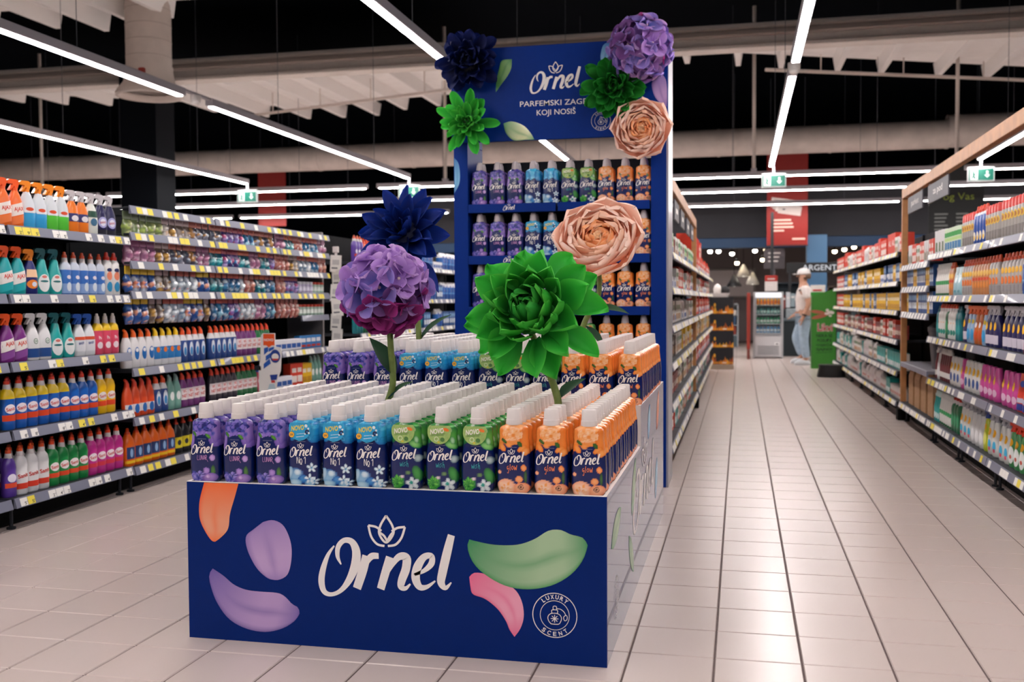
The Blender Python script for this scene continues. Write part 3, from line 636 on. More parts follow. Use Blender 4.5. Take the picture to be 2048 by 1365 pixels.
for k in range(4):
    for c, var in enumerate(order):
        for r in range(2 if k < 3 else 1):
            softener(var, -1.785+.1272*c, RY+.06+.085*r, SH[k], f'{CPH[var]} softener bottle on {SHN[k]} rack shelf, {ORD[c+1]} from left, {"front" if r == 0 else "back"} row', r == 0, (var == 'wish' and k in (0, 3)) or (var == 'no1' and k == 1), CAPG)
# ================================================================== GIANT PAPER FLOWERS
def petal_me(L, W, cup=.3, curl=0., c0='000000', c1='ffffff', c2=None, tip=1., ruffle=0., seed=0, nu=7, nv=9, base=.3, wpos=.6, notch=0.):
    """petal along +Y, normal +Z; cup lifts the sides, curl bends along the length (rad)"""
    rg = random.Random(seed); ph = rg.uniform(0, 6); A, B = S(c0), S(c1); Cc = S(c2) if c2 else B
    vs = []; cs = []; y = z = 0.; vp = 0.
    for j in range(nv):
        q0 = j/(nv-1); v = 1-(1-q0)**(2.0 if tip > 1.5 else 1.5); th = curl*(v+vp)/2
        if j: y += math.cos(th)*L*(v-vp); z += math.sin(th)*L*(v-vp)
        vp = v
        if v < wpos: wd = base+(1-base)*math.sin(PI/2*v/wpos)
        else:
            q = (v-wpos)/(1-wpos); wd = max(.02, (1-q**5)**.5 if tip > 1.5 else (1-q**2.3)**.5 if tip > 1 else (1-q**1.6)**(.8 if tip > .6 else 1.0))
        th2 = curl*v; ny, nz = -math.sin(th2), math.cos(th2)
        for i in range(nu):
            u = i/(nu-1)*2-1; h = cup*W*wd*u*u*.5+ruffle*W*math.sin(4.2*u+ph+3*v)*v*v*.5 - .05*W*math.exp(-(u/.16)**2)*(1-v)
            yy = y-(notch*L*.1*math.cos(u*2.2)*v**6)
            vs.append((u*W*wd*.5, yy+ny*h, z+nz*h))
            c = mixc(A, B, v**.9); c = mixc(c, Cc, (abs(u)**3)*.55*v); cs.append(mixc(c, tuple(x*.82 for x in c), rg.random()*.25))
    fs = [(j*nu+i, j*nu+i+1, (j+1)*nu+i+1, (j+1)*nu+i) for j in range(nv-1) for i in range(nu-1)]
    return MB().add(vs, fs, 0, cs).mesh('petal', PETAL, True, True)
def pm(phi, e, r0, d, roll=0.):
    rad = Vector((math.cos(phi), math.sin(phi), 0)); ax = Vector((0, 0, 1))
    Y = rad*math.cos(e)+ax*math.sin(e); Z = -rad*math.sin(e)+ax*math.cos(e); X = Y.cross(Z)
    m = Matrix((X, Y, Z)).transposed().to_4x4() @ Matrix.Rotation(roll, 4, 'Y'); m.translation = rad*r0+ax*d
    return m
def axis_rot(ax, up=Vector((0, 0, 1))):
    z = Vector(ax).normalized(); x = up.cross(z).normalized(); y = z.cross(x); return Matrix((x, y, z)).transposed()
def head(parent, center, ax):
    """returns a function placing a petal in the flower's own frame"""
    M = axis_rot(ax).to_4x4(); M.translation = Vector(center)
    return M
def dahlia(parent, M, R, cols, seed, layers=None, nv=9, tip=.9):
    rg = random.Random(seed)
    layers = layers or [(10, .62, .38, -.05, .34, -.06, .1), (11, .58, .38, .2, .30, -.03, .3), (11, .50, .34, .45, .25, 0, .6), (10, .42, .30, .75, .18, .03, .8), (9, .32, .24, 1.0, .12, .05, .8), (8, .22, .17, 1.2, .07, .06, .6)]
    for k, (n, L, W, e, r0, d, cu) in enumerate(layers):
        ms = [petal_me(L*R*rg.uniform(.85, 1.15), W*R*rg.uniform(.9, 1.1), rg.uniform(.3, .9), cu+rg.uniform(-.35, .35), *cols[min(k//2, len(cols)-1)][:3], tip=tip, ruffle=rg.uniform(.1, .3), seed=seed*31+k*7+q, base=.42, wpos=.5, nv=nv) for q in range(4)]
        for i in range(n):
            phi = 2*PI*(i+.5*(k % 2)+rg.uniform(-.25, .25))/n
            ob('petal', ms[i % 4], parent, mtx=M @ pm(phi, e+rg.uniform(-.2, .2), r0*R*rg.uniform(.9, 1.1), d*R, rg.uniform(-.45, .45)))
    core = MB()
    for i in range(26):
        a = i*2.4; r = .055*R*math.sqrt(i/26.)*1.4; core.tube([(r*math.cos(a), r*math.sin(a), .02*R), (r*1.2*math.cos(a), r*1.2*math.sin(a), (.2-.06*i/26)*R)], [.016*R, .008*R], 5)
    ob('core', core.mesh('core', mat(cols[0][3] if len(cols[0]) > 3 else cols[0][0], .6)), parent, mtx=M)
    ob('calyx', MB().lathe([(-.18*R, .05*R), (-.14*R, .2*R), (-.05*R, .36*R), (.05*R, .3*R)], 14).mesh('calyx', mat(cols[0][0], .7), True), parent, mtx=M)
def ranunculus(parent, M, R, seed, squash=1.):
    rg = random.Random(seed); N = 11
    for k in range(N):
        t = k/(N-1); n = 8 if k < 4 else (6 if k < 8 else 4); r0 = R*(.60*(1-t)**1.1+.03)*rg.uniform(.96, 1.04); e = .30+1.0*t**.7
        L = R*(.60-.36*t); W = R*(1.02-.72*t)
        cols = (('f8a87c', 'fdd6c2', 'fee8de'), ('f89858', 'fcc8a8', 'fee0d2'), ('f57a2c', 'fbaa70', 'fdd8bc'), ('f79850', 'fccc9c', 'fee8d4'))[min(3, int(t*4))]
        ms = [petal_me(L*rg.uniform(.93, 1.07), W, .45, 1.15+.35*t, *cols, tip=1.6, ruffle=.09+.12*t, seed=seed*17+k*5+q, base=.75, wpos=.42, nv=10, nu=8) for q in range(3)]
        for i in range(n):
            phi = 2*PI*(i+.37*k+rg.uniform(-.12, .12))/n
            ob('petal', ms[i % 3], parent, mtx=M @ pm(phi, e+rg.uniform(-.06, .06), r0, R*(-.20+.22*t)*squash, rg.uniform(-.1, .1)+.12))
    ob('heart', MB().lathe([(0, .02*R), (.05*R, .07*R), (.1*R, .06*R), (.13*R, .02*R)], 10).mesh('heart', mat('a8a860', .6), True), parent, mtx=M)
    ob('calyx', MB().lathe([(-.3*R, .05*R), (-.25*R, .3*R), (-.12*R, .5*R), (-.02*R, .46*R)], 16).mesh('calyx', mat('f2b090', .7), True), parent, mtx=M)
def hydrangea(parent, center, R, seed, N=46, blue=.25, plum=True):
    rg = random.Random(seed)
    sets = {}
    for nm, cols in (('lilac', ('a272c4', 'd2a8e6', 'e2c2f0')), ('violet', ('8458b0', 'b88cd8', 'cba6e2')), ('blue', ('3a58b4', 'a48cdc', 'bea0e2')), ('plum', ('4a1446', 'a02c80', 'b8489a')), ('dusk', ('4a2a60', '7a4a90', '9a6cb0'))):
        sets[nm] = [petal_me(R*.50, R*.47, .25, .2, *cols, tip=1.2, ruffle=.16, seed=seed+q+len(nm), nu=6, nv=8, base=.22, wpos=.5) for q in range(2)]
    pearl = MB().lathe([(0, .02*R), (.02*R, .04*R), (.05*R, .035*R), (.065*R, .012*R)], 8).mesh('floret', mat('e2c4c8', .3), True)
    ob('core', MB().lathe([(-R*.62, .05*R), (-R*.5, .38*R), (-R*.2, .6*R), (R*.2, .6*R), (R*.5, .38*R), (R*.62, .05*R)], 18).mesh('core', mat('3a1c44', .7), True), parent, loc=center)
    for i in range(N):
        z = 1-2*(i+.5)/N; a = i*2.39996; r = math.sqrt(1-z*z)
        n = Vector((r*math.cos(a), r*math.sin(a), z)); n = (n+Vector((rg.uniform(-.1, .1), rg.uniform(-.1, .1), rg.uniform(-.1, .1)))).normalized()
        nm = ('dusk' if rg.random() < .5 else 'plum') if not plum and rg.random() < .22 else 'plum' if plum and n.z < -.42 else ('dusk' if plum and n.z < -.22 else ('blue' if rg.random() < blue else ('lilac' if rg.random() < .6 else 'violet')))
        M = axis_rot(n, Vector((.3, .2, 1)) if abs(n.z) < .95 else Vector((1, 0, 0))).to_4x4() @ Matrix.Rotation(rg.uniform(0, 3), 4, 'Z')
        M.translation = Vector(center)+n*R*rg.uniform(.64, .82)
        fl_ = ob('floret', pearl, parent, mtx=M)
        for q in range(4): ob('petal', sets[nm][q % 2], fl_, mtx=pm(q*PI/2+rg.uniform(-.15, .15), rg.uniform(.0, .30), .015*R, 0, rg.uniform(-.15, .15)))
LEAFM = mat('2c4a34', .55, var=.25, scale=20)
def leaf(parent, p, d, L, W, hexes=('1d3a2a', '3a5f42', '2c4a34'), curl=-.5, up=Vector((0, -.4, 1))):
    me = petal_me(L, W, .35, curl, *hexes, tip=.5, ruffle=.05, nu=7, nv=9, base=.08, wpos=.42); me.name = 'leaf'
    Y = Vector(d).normalized(); X = Y.cross(up).normalized(); Z = X.cross(Y); M = Matrix((X, Y, Z)).transposed().to_4x4(); M.translation = Vector(p)
    return ob('leaf', me, parent, mtx=M)
STEM = mat('6a7a3a', .55, var=.25, scale=25)
def stem(parent, path, r=.014):
    return ob('stem', MB().tube(catmull(path, 6), [r*1.15-.3*r*k/ (6*(len(path)-1)) for k in range(6*(len(path)-1)+1)], 10).mesh('stem', STEM, True), parent)
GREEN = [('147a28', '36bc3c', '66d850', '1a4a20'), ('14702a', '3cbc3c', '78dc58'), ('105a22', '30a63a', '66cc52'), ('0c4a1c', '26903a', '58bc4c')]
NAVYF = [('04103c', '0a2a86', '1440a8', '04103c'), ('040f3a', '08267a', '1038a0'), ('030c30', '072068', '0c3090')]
# standing flowers -------------------------------------------------------
t = thing('hydrangea', 'giant lilac and plum paper hydrangea standing in the low tier', 'paper flower', (-1.449, 4.02, ZL), group=None)
stem(t, [(0, 0, 0), (.0, 0, .2), (.035, 0, .33), (.035, -.02, .48), (.03, -.03, .62)])
hydrangea(t, (.03, -.06, .72), .185, 3)
leaf(t, (.045, 0, .36), (-.35, -.1, .8), .2, .085); leaf(t, (.01, 0, .26), (.5, -.2, .55), .15, .06)
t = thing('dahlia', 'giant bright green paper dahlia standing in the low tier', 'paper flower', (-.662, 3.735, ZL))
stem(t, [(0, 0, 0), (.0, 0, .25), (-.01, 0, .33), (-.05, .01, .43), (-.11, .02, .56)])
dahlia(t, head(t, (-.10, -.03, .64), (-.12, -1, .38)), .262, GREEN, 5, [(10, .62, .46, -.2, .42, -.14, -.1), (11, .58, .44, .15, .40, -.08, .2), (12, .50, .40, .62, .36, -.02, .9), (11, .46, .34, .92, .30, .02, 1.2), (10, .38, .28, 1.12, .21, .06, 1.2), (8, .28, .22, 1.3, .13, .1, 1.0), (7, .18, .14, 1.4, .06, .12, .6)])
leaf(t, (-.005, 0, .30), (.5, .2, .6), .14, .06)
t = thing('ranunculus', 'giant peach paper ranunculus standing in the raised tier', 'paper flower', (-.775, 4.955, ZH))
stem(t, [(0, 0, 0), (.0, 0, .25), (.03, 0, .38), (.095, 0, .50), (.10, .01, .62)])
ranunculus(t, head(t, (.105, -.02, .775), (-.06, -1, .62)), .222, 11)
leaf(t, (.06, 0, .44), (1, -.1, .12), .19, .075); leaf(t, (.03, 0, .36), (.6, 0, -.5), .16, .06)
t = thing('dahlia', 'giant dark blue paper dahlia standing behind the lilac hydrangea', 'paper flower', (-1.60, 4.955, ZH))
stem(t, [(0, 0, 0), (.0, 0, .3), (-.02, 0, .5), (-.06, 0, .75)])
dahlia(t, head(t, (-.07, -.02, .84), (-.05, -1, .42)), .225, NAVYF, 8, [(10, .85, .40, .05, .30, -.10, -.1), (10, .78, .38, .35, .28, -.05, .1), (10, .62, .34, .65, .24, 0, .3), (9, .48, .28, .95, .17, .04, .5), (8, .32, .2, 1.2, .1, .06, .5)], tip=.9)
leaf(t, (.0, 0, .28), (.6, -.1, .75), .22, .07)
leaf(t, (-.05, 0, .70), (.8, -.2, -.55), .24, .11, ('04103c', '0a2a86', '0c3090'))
# flowers fixed to the header sign -----------------------------------------
YH = RY-.06
def onheader(name, label, x, z): return thing(name, label, 'paper flower', (x, YH, z))
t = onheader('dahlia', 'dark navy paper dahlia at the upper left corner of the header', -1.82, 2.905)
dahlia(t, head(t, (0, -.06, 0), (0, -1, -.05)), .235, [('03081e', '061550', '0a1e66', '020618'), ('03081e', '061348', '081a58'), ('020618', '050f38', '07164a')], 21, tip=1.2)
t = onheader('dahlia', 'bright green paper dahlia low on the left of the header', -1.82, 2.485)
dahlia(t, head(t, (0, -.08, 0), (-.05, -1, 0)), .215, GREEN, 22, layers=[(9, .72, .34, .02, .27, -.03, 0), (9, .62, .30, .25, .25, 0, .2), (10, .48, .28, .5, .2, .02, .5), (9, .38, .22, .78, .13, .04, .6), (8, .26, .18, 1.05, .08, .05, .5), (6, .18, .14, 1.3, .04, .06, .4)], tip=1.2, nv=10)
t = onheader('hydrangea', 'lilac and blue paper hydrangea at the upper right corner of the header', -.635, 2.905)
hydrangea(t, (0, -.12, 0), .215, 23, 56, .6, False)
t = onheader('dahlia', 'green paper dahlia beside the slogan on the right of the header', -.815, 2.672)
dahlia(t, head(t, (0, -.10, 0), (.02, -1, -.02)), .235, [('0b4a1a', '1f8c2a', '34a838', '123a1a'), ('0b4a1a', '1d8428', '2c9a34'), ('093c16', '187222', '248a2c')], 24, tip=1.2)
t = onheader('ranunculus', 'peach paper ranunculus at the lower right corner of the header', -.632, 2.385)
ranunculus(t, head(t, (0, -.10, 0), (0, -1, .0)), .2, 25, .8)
# ================================================================== SHELVING AND GOODS
GLOSS = lambda h: mat(h, .3, coat=.25)
def patch(mb, P, n, z0, z1, fx, mi, eps=.0008, zslant=0., nx=10, nz=3):
    vs = []; fs = []
    for j in range(nz+1):
        for i in range(nx+1):
            u = i/nx*2-1; z = z0+(z1-z0)*j/nz+zslant*u; hw, hd = prof_at(z, P); vs.append(on_front(u*fx*hw, z, eps, P, n))
    for j in range(nz):
        for i in range(nx): a = j*(nx+1)+i; fs.append((a, a+1, a+nx+2, a+nx+1))
    mb.add(vs, fs, mi)
def ellipse_patch(mb, P, n, cx, cz, rx, rz, mi, eps):
    N = 16; vs = [on_front(cx, cz, eps, P, n)]
    for r in (.5, 1.):
        for k in range(N): a = 2*PI*k/N; vs.append(on_front(cx+rx*r*math.cos(a), cz+rz*r*math.sin(a), eps, P, n))
    fs = [(0, 1+k, 1+(k+1) % N) for k in range(N)]+[(1+k, 1+N+k, 1+N+(k+1) % N, 1+(k+1) % N) for k in range(N)]
    mb.add(vs, fs, mi)
def tpatch(mb, s_, w_, h_, cx, cz, P, n, mi, eps, tilt=0., **k):
    v, f = fit_text(s_, w_, h_, **k); c, sn = math.cos(tilt), math.sin(tilt)
    mb.add([on_front(cx+x*c-y*sn, cz+x*sn+y*c, eps, P, n) for x, y in v], f, mi)
PF = {
 'spray': ([(0,.040,.024),(.008,.045,.028),(.09,.0465,.029),(.135,.041,.027),(.17,.028,.022),(.19,.018,.017),(.2,.014,.014)], 2.6),
 'oval': ([(0,.038,.024),(.008,.044,.028),(.06,.050,.029),(.11,.044,.027),(.15,.030,.022),(.19,.022,.018),(.2,.015,.015)], 2.2),
 'squeeze': ([(0,.034,.024),(.008,.039,.028),(.10,.040,.029),(.125,.0375,.027),(.155,.040,.028),(.185,.034,.025),(.205,.018,.017),(.213,.016,.016)], 2.5),
 'duck': ([(0,.034,.022),(.008,.038,.026),(.10,.039,.026),(.15,.034,.024),(.18,.022,.018),(.19,.018,.017)], 2.6),
 'tall': ([(0,.030,.024),(.008,.034,.028),(.15,.035,.028),(.19,.030,.025),(.21,.018,.017),(.218,.016,.016)], 2.4),
 'slim': ([(0,.026,.022),(.008,.030,.026),(.12,.031,.026),(.17,.020,.018),(.21,.014,.014)], 2.2),
 'can': ([(0,.026,.026),(.006,.029,.029),(.17,.029,.029),(.18,.026,.026),(.186,.022,.022)], 2.0),
 'jar': ([(0,.036,.036),(.006,.040,.040),(.075,.040,.040),(.085,.036,.036)], 2.0),
 'jug': ([(0,.042,.030),(.01,.048,.034),(.14,.048,.034),(.18,.040,.03),(.205,.022,.02),(.215,.019,.019)], 3.0),
 'pouch': ([(0,.052,.030),(.01,.056,.034),(.08,.056,.030),(.15,.053,.016),(.19,.050,.006),(.205,.050,.002)], 3.2),
 'pack': ([(0,.060,.040),(.008,.064,.044),(.15,.064,.044),(.18,.062,.036),(.20,.060,.006),(.21,.060,.003)], 3.6)}
def trigger(z, wd=.022):
    P = [(-.048,.040),(-.048,.026),(-.016,.022),(-.040,-.012),(-.032,-.015),(-.006,.014),(-.004,.0),(.014,.0),(.022,.024),(.020,.044),(.006,.050),(-.036,.050)]
    mb = MB().lathe([(z-.004, .0165), (z+.014, .0165)], 12)
    Q = [(x, z+.012+zz) for x, zz in P]
    return mb.prism(Q[::-1] if 0 else Q, -wd/2, wd/2)
GOODS = {}
def goods(key, kind, body, cap=None, desc='bottle', cat='bottle', scale=1., label=None, band=None, text=None, oval=None, dot=None, top=None, size=None, head=None, slant=0.):
    GOODS[key] = dict(kind=kind, body=body, cap=cap, desc=desc, cat=cat, scale=scale, label=label, band=band, text=text, oval=oval, dot=dot, top=top, size=size, head=head, slant=slant, parts=None)
def build_goods(g, seg=18):
    if g['parts']: return g['parts']
    k = g['kind']; parts = []
    if k in PF:
        P, n = PF[k]; s_ = g['scale']; P = [(a*s_, b*s_, c*s_) for a, b, c in P]; H = P[-1][0]
        rings = []; mis = []; zt = g['top'][1]*s_ if g['top'] else 9
        for (z, hw, hd) in P: rings.append(se_ring(hw, hd, z, seg, n))
        mis = [1 if (a[0]+b[0])/2 > zt else 0 for a, b in zip(P, P[1:])]
        mats = [GLOSS(g['body']), GLOSS(g['top'][0] if g['top'] else g['body'])]
        parts.append(('body', MB().loft(rings, mis=mis).mesh('body', mats, True, auto=50)))
        if g['cap']:
            cm = GLOSS(g['cap'])
            if k in ('spray', 'oval') or g['head'] == 'trigger': me = trigger(H).mesh('trigger', cm, False, auto=30); parts.append(('trigger_head', me))
            elif k == 'can': parts.append(('cap', MB().lathe([(H-.012, .0285*s_), (H+.03*s_, .0275*s_), (H+.042*s_, .022*s_)], seg).mesh('cap', cm, True, auto=40)))
            elif k == 'jar': parts.append(('lid', MB().lathe([(H-.004, .041*s_), (H+.016, .041*s_), (H+.019, .038*s_)], seg).mesh('lid', cm, True, auto=40)))
            elif k == 'duck': parts.append(('cap', MB().tube([(0, 0, H-.008), (0, 0, H+.022), (-.006, 0, H+.04), (-.02, 0, H+.052)], [.019, .017, .012, .008], 12).mesh('cap', cm, True, auto=40)))
            elif k == 'squeeze':
                parts.append(('collar', MB().lathe([(H-.012, .0195*s_), (H+.016, .0165*s_), (H+.018, .012*s_)], 14).mesh('collar', mat('d6d0d0', .4), True, auto=40)))
                parts.append(('cap', MB().lathe([(H+.016, .0155*s_), (H+.034, .0145*s_), (H+.036, .010*s_), (H+.050, .0085*s_), (H+.053, .005*s_)], 14).mesh('cap', cm, True, auto=40)))
            else: parts.append(('cap', MB().lathe([(H-.01, .0185*s_), (H+.012, .0185*s_), (H+.013, .013*s_), (H+.038, .0095*s_), (H+.042, .005*s_)], 14).mesh('cap', cm, True, auto=40)))
        mb = MB(); mats = []; e = .0008
        def mm(h): mats.append(mat(h, .4)); return len(mats)-1
        if g['label']:
            h, z0, z1, fx = g['label']; patch(mb, P, n, z0*s_, z1*s_, fx, mm(h), e, g['slant'])
        if g['band']:
            for h, z0, z1, fx in g['band']: e += .0004; patch(mb, P, n, z0*s_, z1*s_, fx, mm(h), e, g['slant'])
        if g['oval']:
            for h, cx, cz, rx, rz in g['oval']: e += .0004; ellipse_patch(mb, P, n, cx*s_, cz*s_, rx*s_, rz*s_, mm(h), e)
        if g['text']:
            for s2, h, w_, hh, cx, cz in g['text']: e += .0005; tpatch(mb, s2, w_*s_, hh*s_, cx*s_, cz*s_, P, n, mm(h), e, .12, bold=.02)
        if mats: parts.append(('label', mb.mesh('label', mats, True)))
        g['w'] = 2*max(p[1] for p in P); g['d'] = 2*max(p[2] for p in P); g['h'] = H+.05
    elif k == 'box':
        w_, d, h = g['size']; parts.append(('carton', MB().bbox(-w_/2, w_/2, -d/2, d/2, 0, h, .003).mesh('carton', mat(g['body'], .45))))
        mb = MB(); mats = []
        def mm(hx): mats.append(mat(hx, .45)); return len(mats)-1
        e = .0006
        for hx, x0, x1, z0, z1 in (g['band'] or []): mb.add([(x0*w_, -d/2-e, z0*h), (x1*w_, -d/2-e, z0*h), (x1*w_, -d/2-e, z1*h), (x0*w_, -d/2-e, z1*h)], [(0, 1, 2, 3)], mm(hx)); e += .0003
        for s2, hx, ww, hh, cx, cz in (g['text'] or []):
            v, f = fit_text(s2, ww*w_, hh*h, bold=.02); mb.add([(x+cx*w_, -d/2-e, z+cz*h) for x, z in v], f, mm(hx)); e += .0003
        if mats: parts.append(('label', mb.mesh('label', mats)))
        g['w'] = w_; g['d'] = d; g['h'] = h
    elif k == 'bag':      # hanging bag: header card over a see-through pouch of coloured blocks
        w_, h = g['size']; rg = random.Random(g['body']+g['desc']+str(g['seed'])); pal = g['body'].split(',')
        parts.append(('card', MB().bbox(-w_*.42, w_*.42, -.004, .004, -.05, .004, .002).mesh('card', mat(g['cap'], .4))))
        mb = MB(); zz = -.055
        cols = [S(c) for c in pal]
        N = 14; NZ = 16; rings = []; cl = []
        bl = [(rg.uniform(-.35, .35)*w_, -.07-rg.random()*(h-.09), rg.uniform(.013, .022), rg.choice(cols)) for _ in range(11)]
        for j in range(NZ):
            v = j/(NZ-1); z = -.05-(h-.05)*v; dep = .006+.016*math.sin(PI*v)**.6; ring = []
            for i in range(N):
                a = 2*PI*i/N; x = w_*.46*(1-.12*abs(v-.5))*math.copysign(abs(math.cos(a))**.7, math.cos(a)); y = dep*math.sin(a); c = cols[0]; bump = 0
                for bx, bz, br, bc in bl:
                    q = ((x-bx)**2+(z-bz)**2)/(br*br)
                    if q < 1: c = mixc(bc, tuple(t*.7 for t in bc), q); bump = max(bump, .012*(1-q))
                ring.append((x, y+math.copysign(bump, y), z)); cl.append(c)
            rings.append(ring)
        mb.loft([r[::-1] for r in rings], 0, True, [c for j in range(NZ) for c in cl[j*N:(j+1)*N][::-1]])
        parts.append(('pouch', mb.mesh('pouch', BAGM, True, True))); g['w'] = w_; g['d'] = .05; g['h'] = h
    g['parts'] = parts; return parts
BAGM = attr_mat('clear_wrapped_goods', .18, coat=.8)
def merged(g):
    if 'one' in g: return g['one']
    mb = MB(); mats = []
    for nm, me in build_goods(g, 12):
        o = len(mats); mats += list(me.materials)
        vs = [tuple(v.co) for v in me.vertices]; ca = me.color_attributes.get('Col')
        base = len(mb.v); mb.v += vs; mb.c += [tuple(d.color)[:3] for d in ca.data] if ca else [(1, 1, 1)]*len(vs)
        for p in me.polygons: mb.f.append(tuple(i+base for i in p.vertices)); mb.mi.append(o+p.material_index)
    g['one'] = mb.mesh(g['desc'].replace(' ', '_'), mats, True, True, auto=40); return g['one']
def put(key, x, y, z, rz, label, simple=False, group=None):
    g = GOODS[key]; build_goods(g); nm = g['cat'].replace(' ', '_') if g['cat'] != 'bottle' else ('spray_bottle' if g['kind'] in ('spray', 'oval') or g['head'] else 'bottle')
    if simple:
        o = ob(nm, merged(g), None, (x, y, z), (0, 0, rz)); return tag(o, label, g['cat'], group)
    t = thing(nm, label, g['cat'], (x, y, z), rz, group)
    for pn, me in g['parts']: ob(pn, me, t)
    return t
DIGITS = {}
def tag_me(w_, yellow, digit=None):
    key = (round(w_, 3), yellow, digit)
    if key in DIGITS: return DIGITS[key]
    mb = MB().add([(.0318, -w_/2, -.047), (.0318, w_/2, -.047), (.0192, w_/2, -.003), (.0192, -w_/2, -.003), (.0332, -w_/2, -.047), (.0332, w_/2, -.047), (.0207, w_/2, -.003), (.0207, -w_/2, -.003)], [(4,5,6,7),(0,1,5,4),(1,2,6,5),(2,3,7,6),(3,0,4,7)], 0)
    if digit:
        v, f = fit_text(digit, .017, .017, bold=.01); mb.add([(.0296-y*.28+.0006, x+.010, -.034+y) for x, y in v], f, 1)
        v, f = fit_text('99', .010, .007); mb.add([(.0296-(y+.006)*.28+.0006, x+.0225, -.028+y) for x, y in v], f, 1)
    DIGITS[key] = mb.mesh('price_tag', [TAGY if yellow else TAGW, INK]); return DIGITS[key]
def bay(name, label, xf, y0, y1, face, shelves, height, depth=.45, seed=0, tags=(6, 9), ytag=.12, digits=False, pegs=(), foot=True, back='101318'):
    L = y1-y0; rg = random.Random(seed)
    t = thing('gondola_bay', label, 'shelving', (xf, y0 if face > 0 else y1, 0), 0 if face > 0 else PI, 'gondola bays')
    BK = mat(back, .7, var=.1, spec=.12)
    ob('back_panel', MB().bbox(-depth-.02, -depth, .01, L-.01, .02, height, .003).mesh('back_panel', BK), t)
    for y in (.004, L-.03): ob('upright', MB().bbox(-depth-.03, -depth+.02, y, y+.026, 0, height, .003).mesh('upright', BK), t)
    ob('plinth', MB().bbox(-depth, -.10, .01, L-.01, .012, .10, .004).mesh('plinth', BLACK), t)
    for y in (.06, L-.06): ob('foot', MB().lathe([(0, .025), (.012, .025), (.016, .01), (.11, .01)], 8, x=-.05, y=y).mesh('foot', SHELFGREY), t)
    for k, z in enumerate(list(shelves)+list(pegs)):
        dp = depth if k < len(shelves) else .10
        if k < len(shelves):
            s_ = ob('shelf', MB().bbox(-depth, .012, .006, L-.006, z-.028, z, .003).mesh('shelf', SHELFGREY), t)
        else:
            s_ = ob('peg_bar', MB().bbox(-.03, .012, .006, L-.006, z-.02, z-.004, .003).mesh('peg_bar', SHELFGREY), t)
            for y in (.05, L/2, L-.05): ob('arm', MB().bbox(-depth, -.02, y-.006, y+.006, z-.018, z-.006, .002).mesh('arm', SHELFGREY), s_)
        P = [(.012, z-.052), (.032, z-.052), (.032, z-.047), (.018, z+.003), (.012, z+.003)]
        ob('rail', MB().prism(P, .008, L-.008).mesh('rail', RAIL), s_)
        y = rg.uniform(.03, .09)
        while y < L-.05:
            w_ = rg.choice((.058, .062, .066)); yl = rg.random() < ytag
            ob('price_tag', tag_me(w_, yl, rg.choice('234589') if digits else None), s_, (0, y+w_/2, z))
            y += w_+rg.choice({6: (.004, .004, .03, .06, .12, .18), 8: (.004, .004, .02, .05), 4: (.004, .15, .25, .4)}[tags[0]])
    return t
MASS = MB(); MASS_MATS = []; _mm = {}
def add_mass(g, x, y, z, rz):
    me = merged(g); base = len(MASS.v); c, s_ = math.cos(rz), math.sin(rz)
    MASS.v += [(x+v.co.x*c-v.co.y*s_, y+v.co.x*s_+v.co.y*c, z+v.co.z) for v in me.vertices]
    MASS.c += [tuple(d.color)[:3] for d in me.color_attributes['Col'].data]
    idx = []
    for m in me.materials:
        if m.name not in _mm: _mm[m.name] = len(MASS_MATS); MASS_MATS.append(m)
        idx.append(_mm[m.name])
    for p in me.polygons: MASS.f.append(tuple(i+base for i in p.vertices)); MASS.mi.append(idx[p.material_index])
def fill(items, xf, y0, y1, face, z, where, depth_in=.035, gap=.004, simple=False, rows=1, group=None, mass=False, turn=0.):
    """items [(key,count)] laid from the near end; where = label tail"""
    seq = [k for k, n in items for _ in range(n)]; y = y0+.012; i = 0; cnt = {}
    rz = PI/2 if face > 0 else -PI/2; n = 0
    while seq:
        k = seq[i % len(seq)]; g = GOODS[k]; build_goods(g); w_ = g['w']+gap
        if y+w_ > y1-.004: break
        for r in range(rows):
            x = xf-face*(depth_in+g['d']/2+r*(g['d']+.006)); 
            n_ = n+1
            if mass: add_mass(g, x, y+w_/2, z, rz+random.uniform(-.04, .04)); continue
            put(k, x, y+w_/2+random.uniform(-.001, .001), z, rz+turn+random.uniform(-.04, .04), f"{'' if r == 0 else 'rear '}{g['desc']}, {where}, {ORD[n_]} along", simple, group)
        y += w_; i += 1; n += 1
        if i >= len(seq) and y1-y0 < 0: break
# ---- the goods ---------------------------------------------------------
A = [('AJAX', 'd8341c', .060, .028, .006, .096)]
goods('aj_o', 'spray', 'ee6c1e', 'f05a1a', 'orange trigger spray', label=('f2e8e0', .065, .128, .93), band=[('ee7a3a', .02, .06, .93)], text=A, slant=.012, scale=1.05)
goods('aj_t', 'spray', '16a0a4', 'f0581a', 'teal trigger spray with orange head', label=('f2ece6', .062, .122, .93), band=[('19aab0', .02, .058, .93)], text=A, slant=.012, scale=1.05)
goods('aj_p', 'spray', '7a2a80', 'f0581a', 'purple trigger spray with orange head', label=('f2ece6', .062, .122, .93), band=[('8a4a98', .02, .058, .93)], text=A, slant=.012, scale=1.05)
goods('cl_b', 'spray', '3aa6de', 'f28a1c', 'clear spray of blue liquid', top=('d6dce2', .11), label=('e8ecf0', .085, .1, .7), oval=[('d84a1c', 0, .105, .024, .01)], scale=1.06)
goods('cl_g', 'spray', '58c83c', 'f28a1c', 'clear spray of green liquid', top=('d6dce0', .11), label=('e8ecf0', .085, .1, .7), oval=[('d84a1c', 0, .105, .024, .01)], scale=1.06)
goods('or_n', 'spray', 'f07c1c', 'c8c2c4', 'orange and navy spray with pale head', band=[('2a2a6a', .07, .12, .96)], oval=[('e8e0e4', .004, .09, .026, .018)])
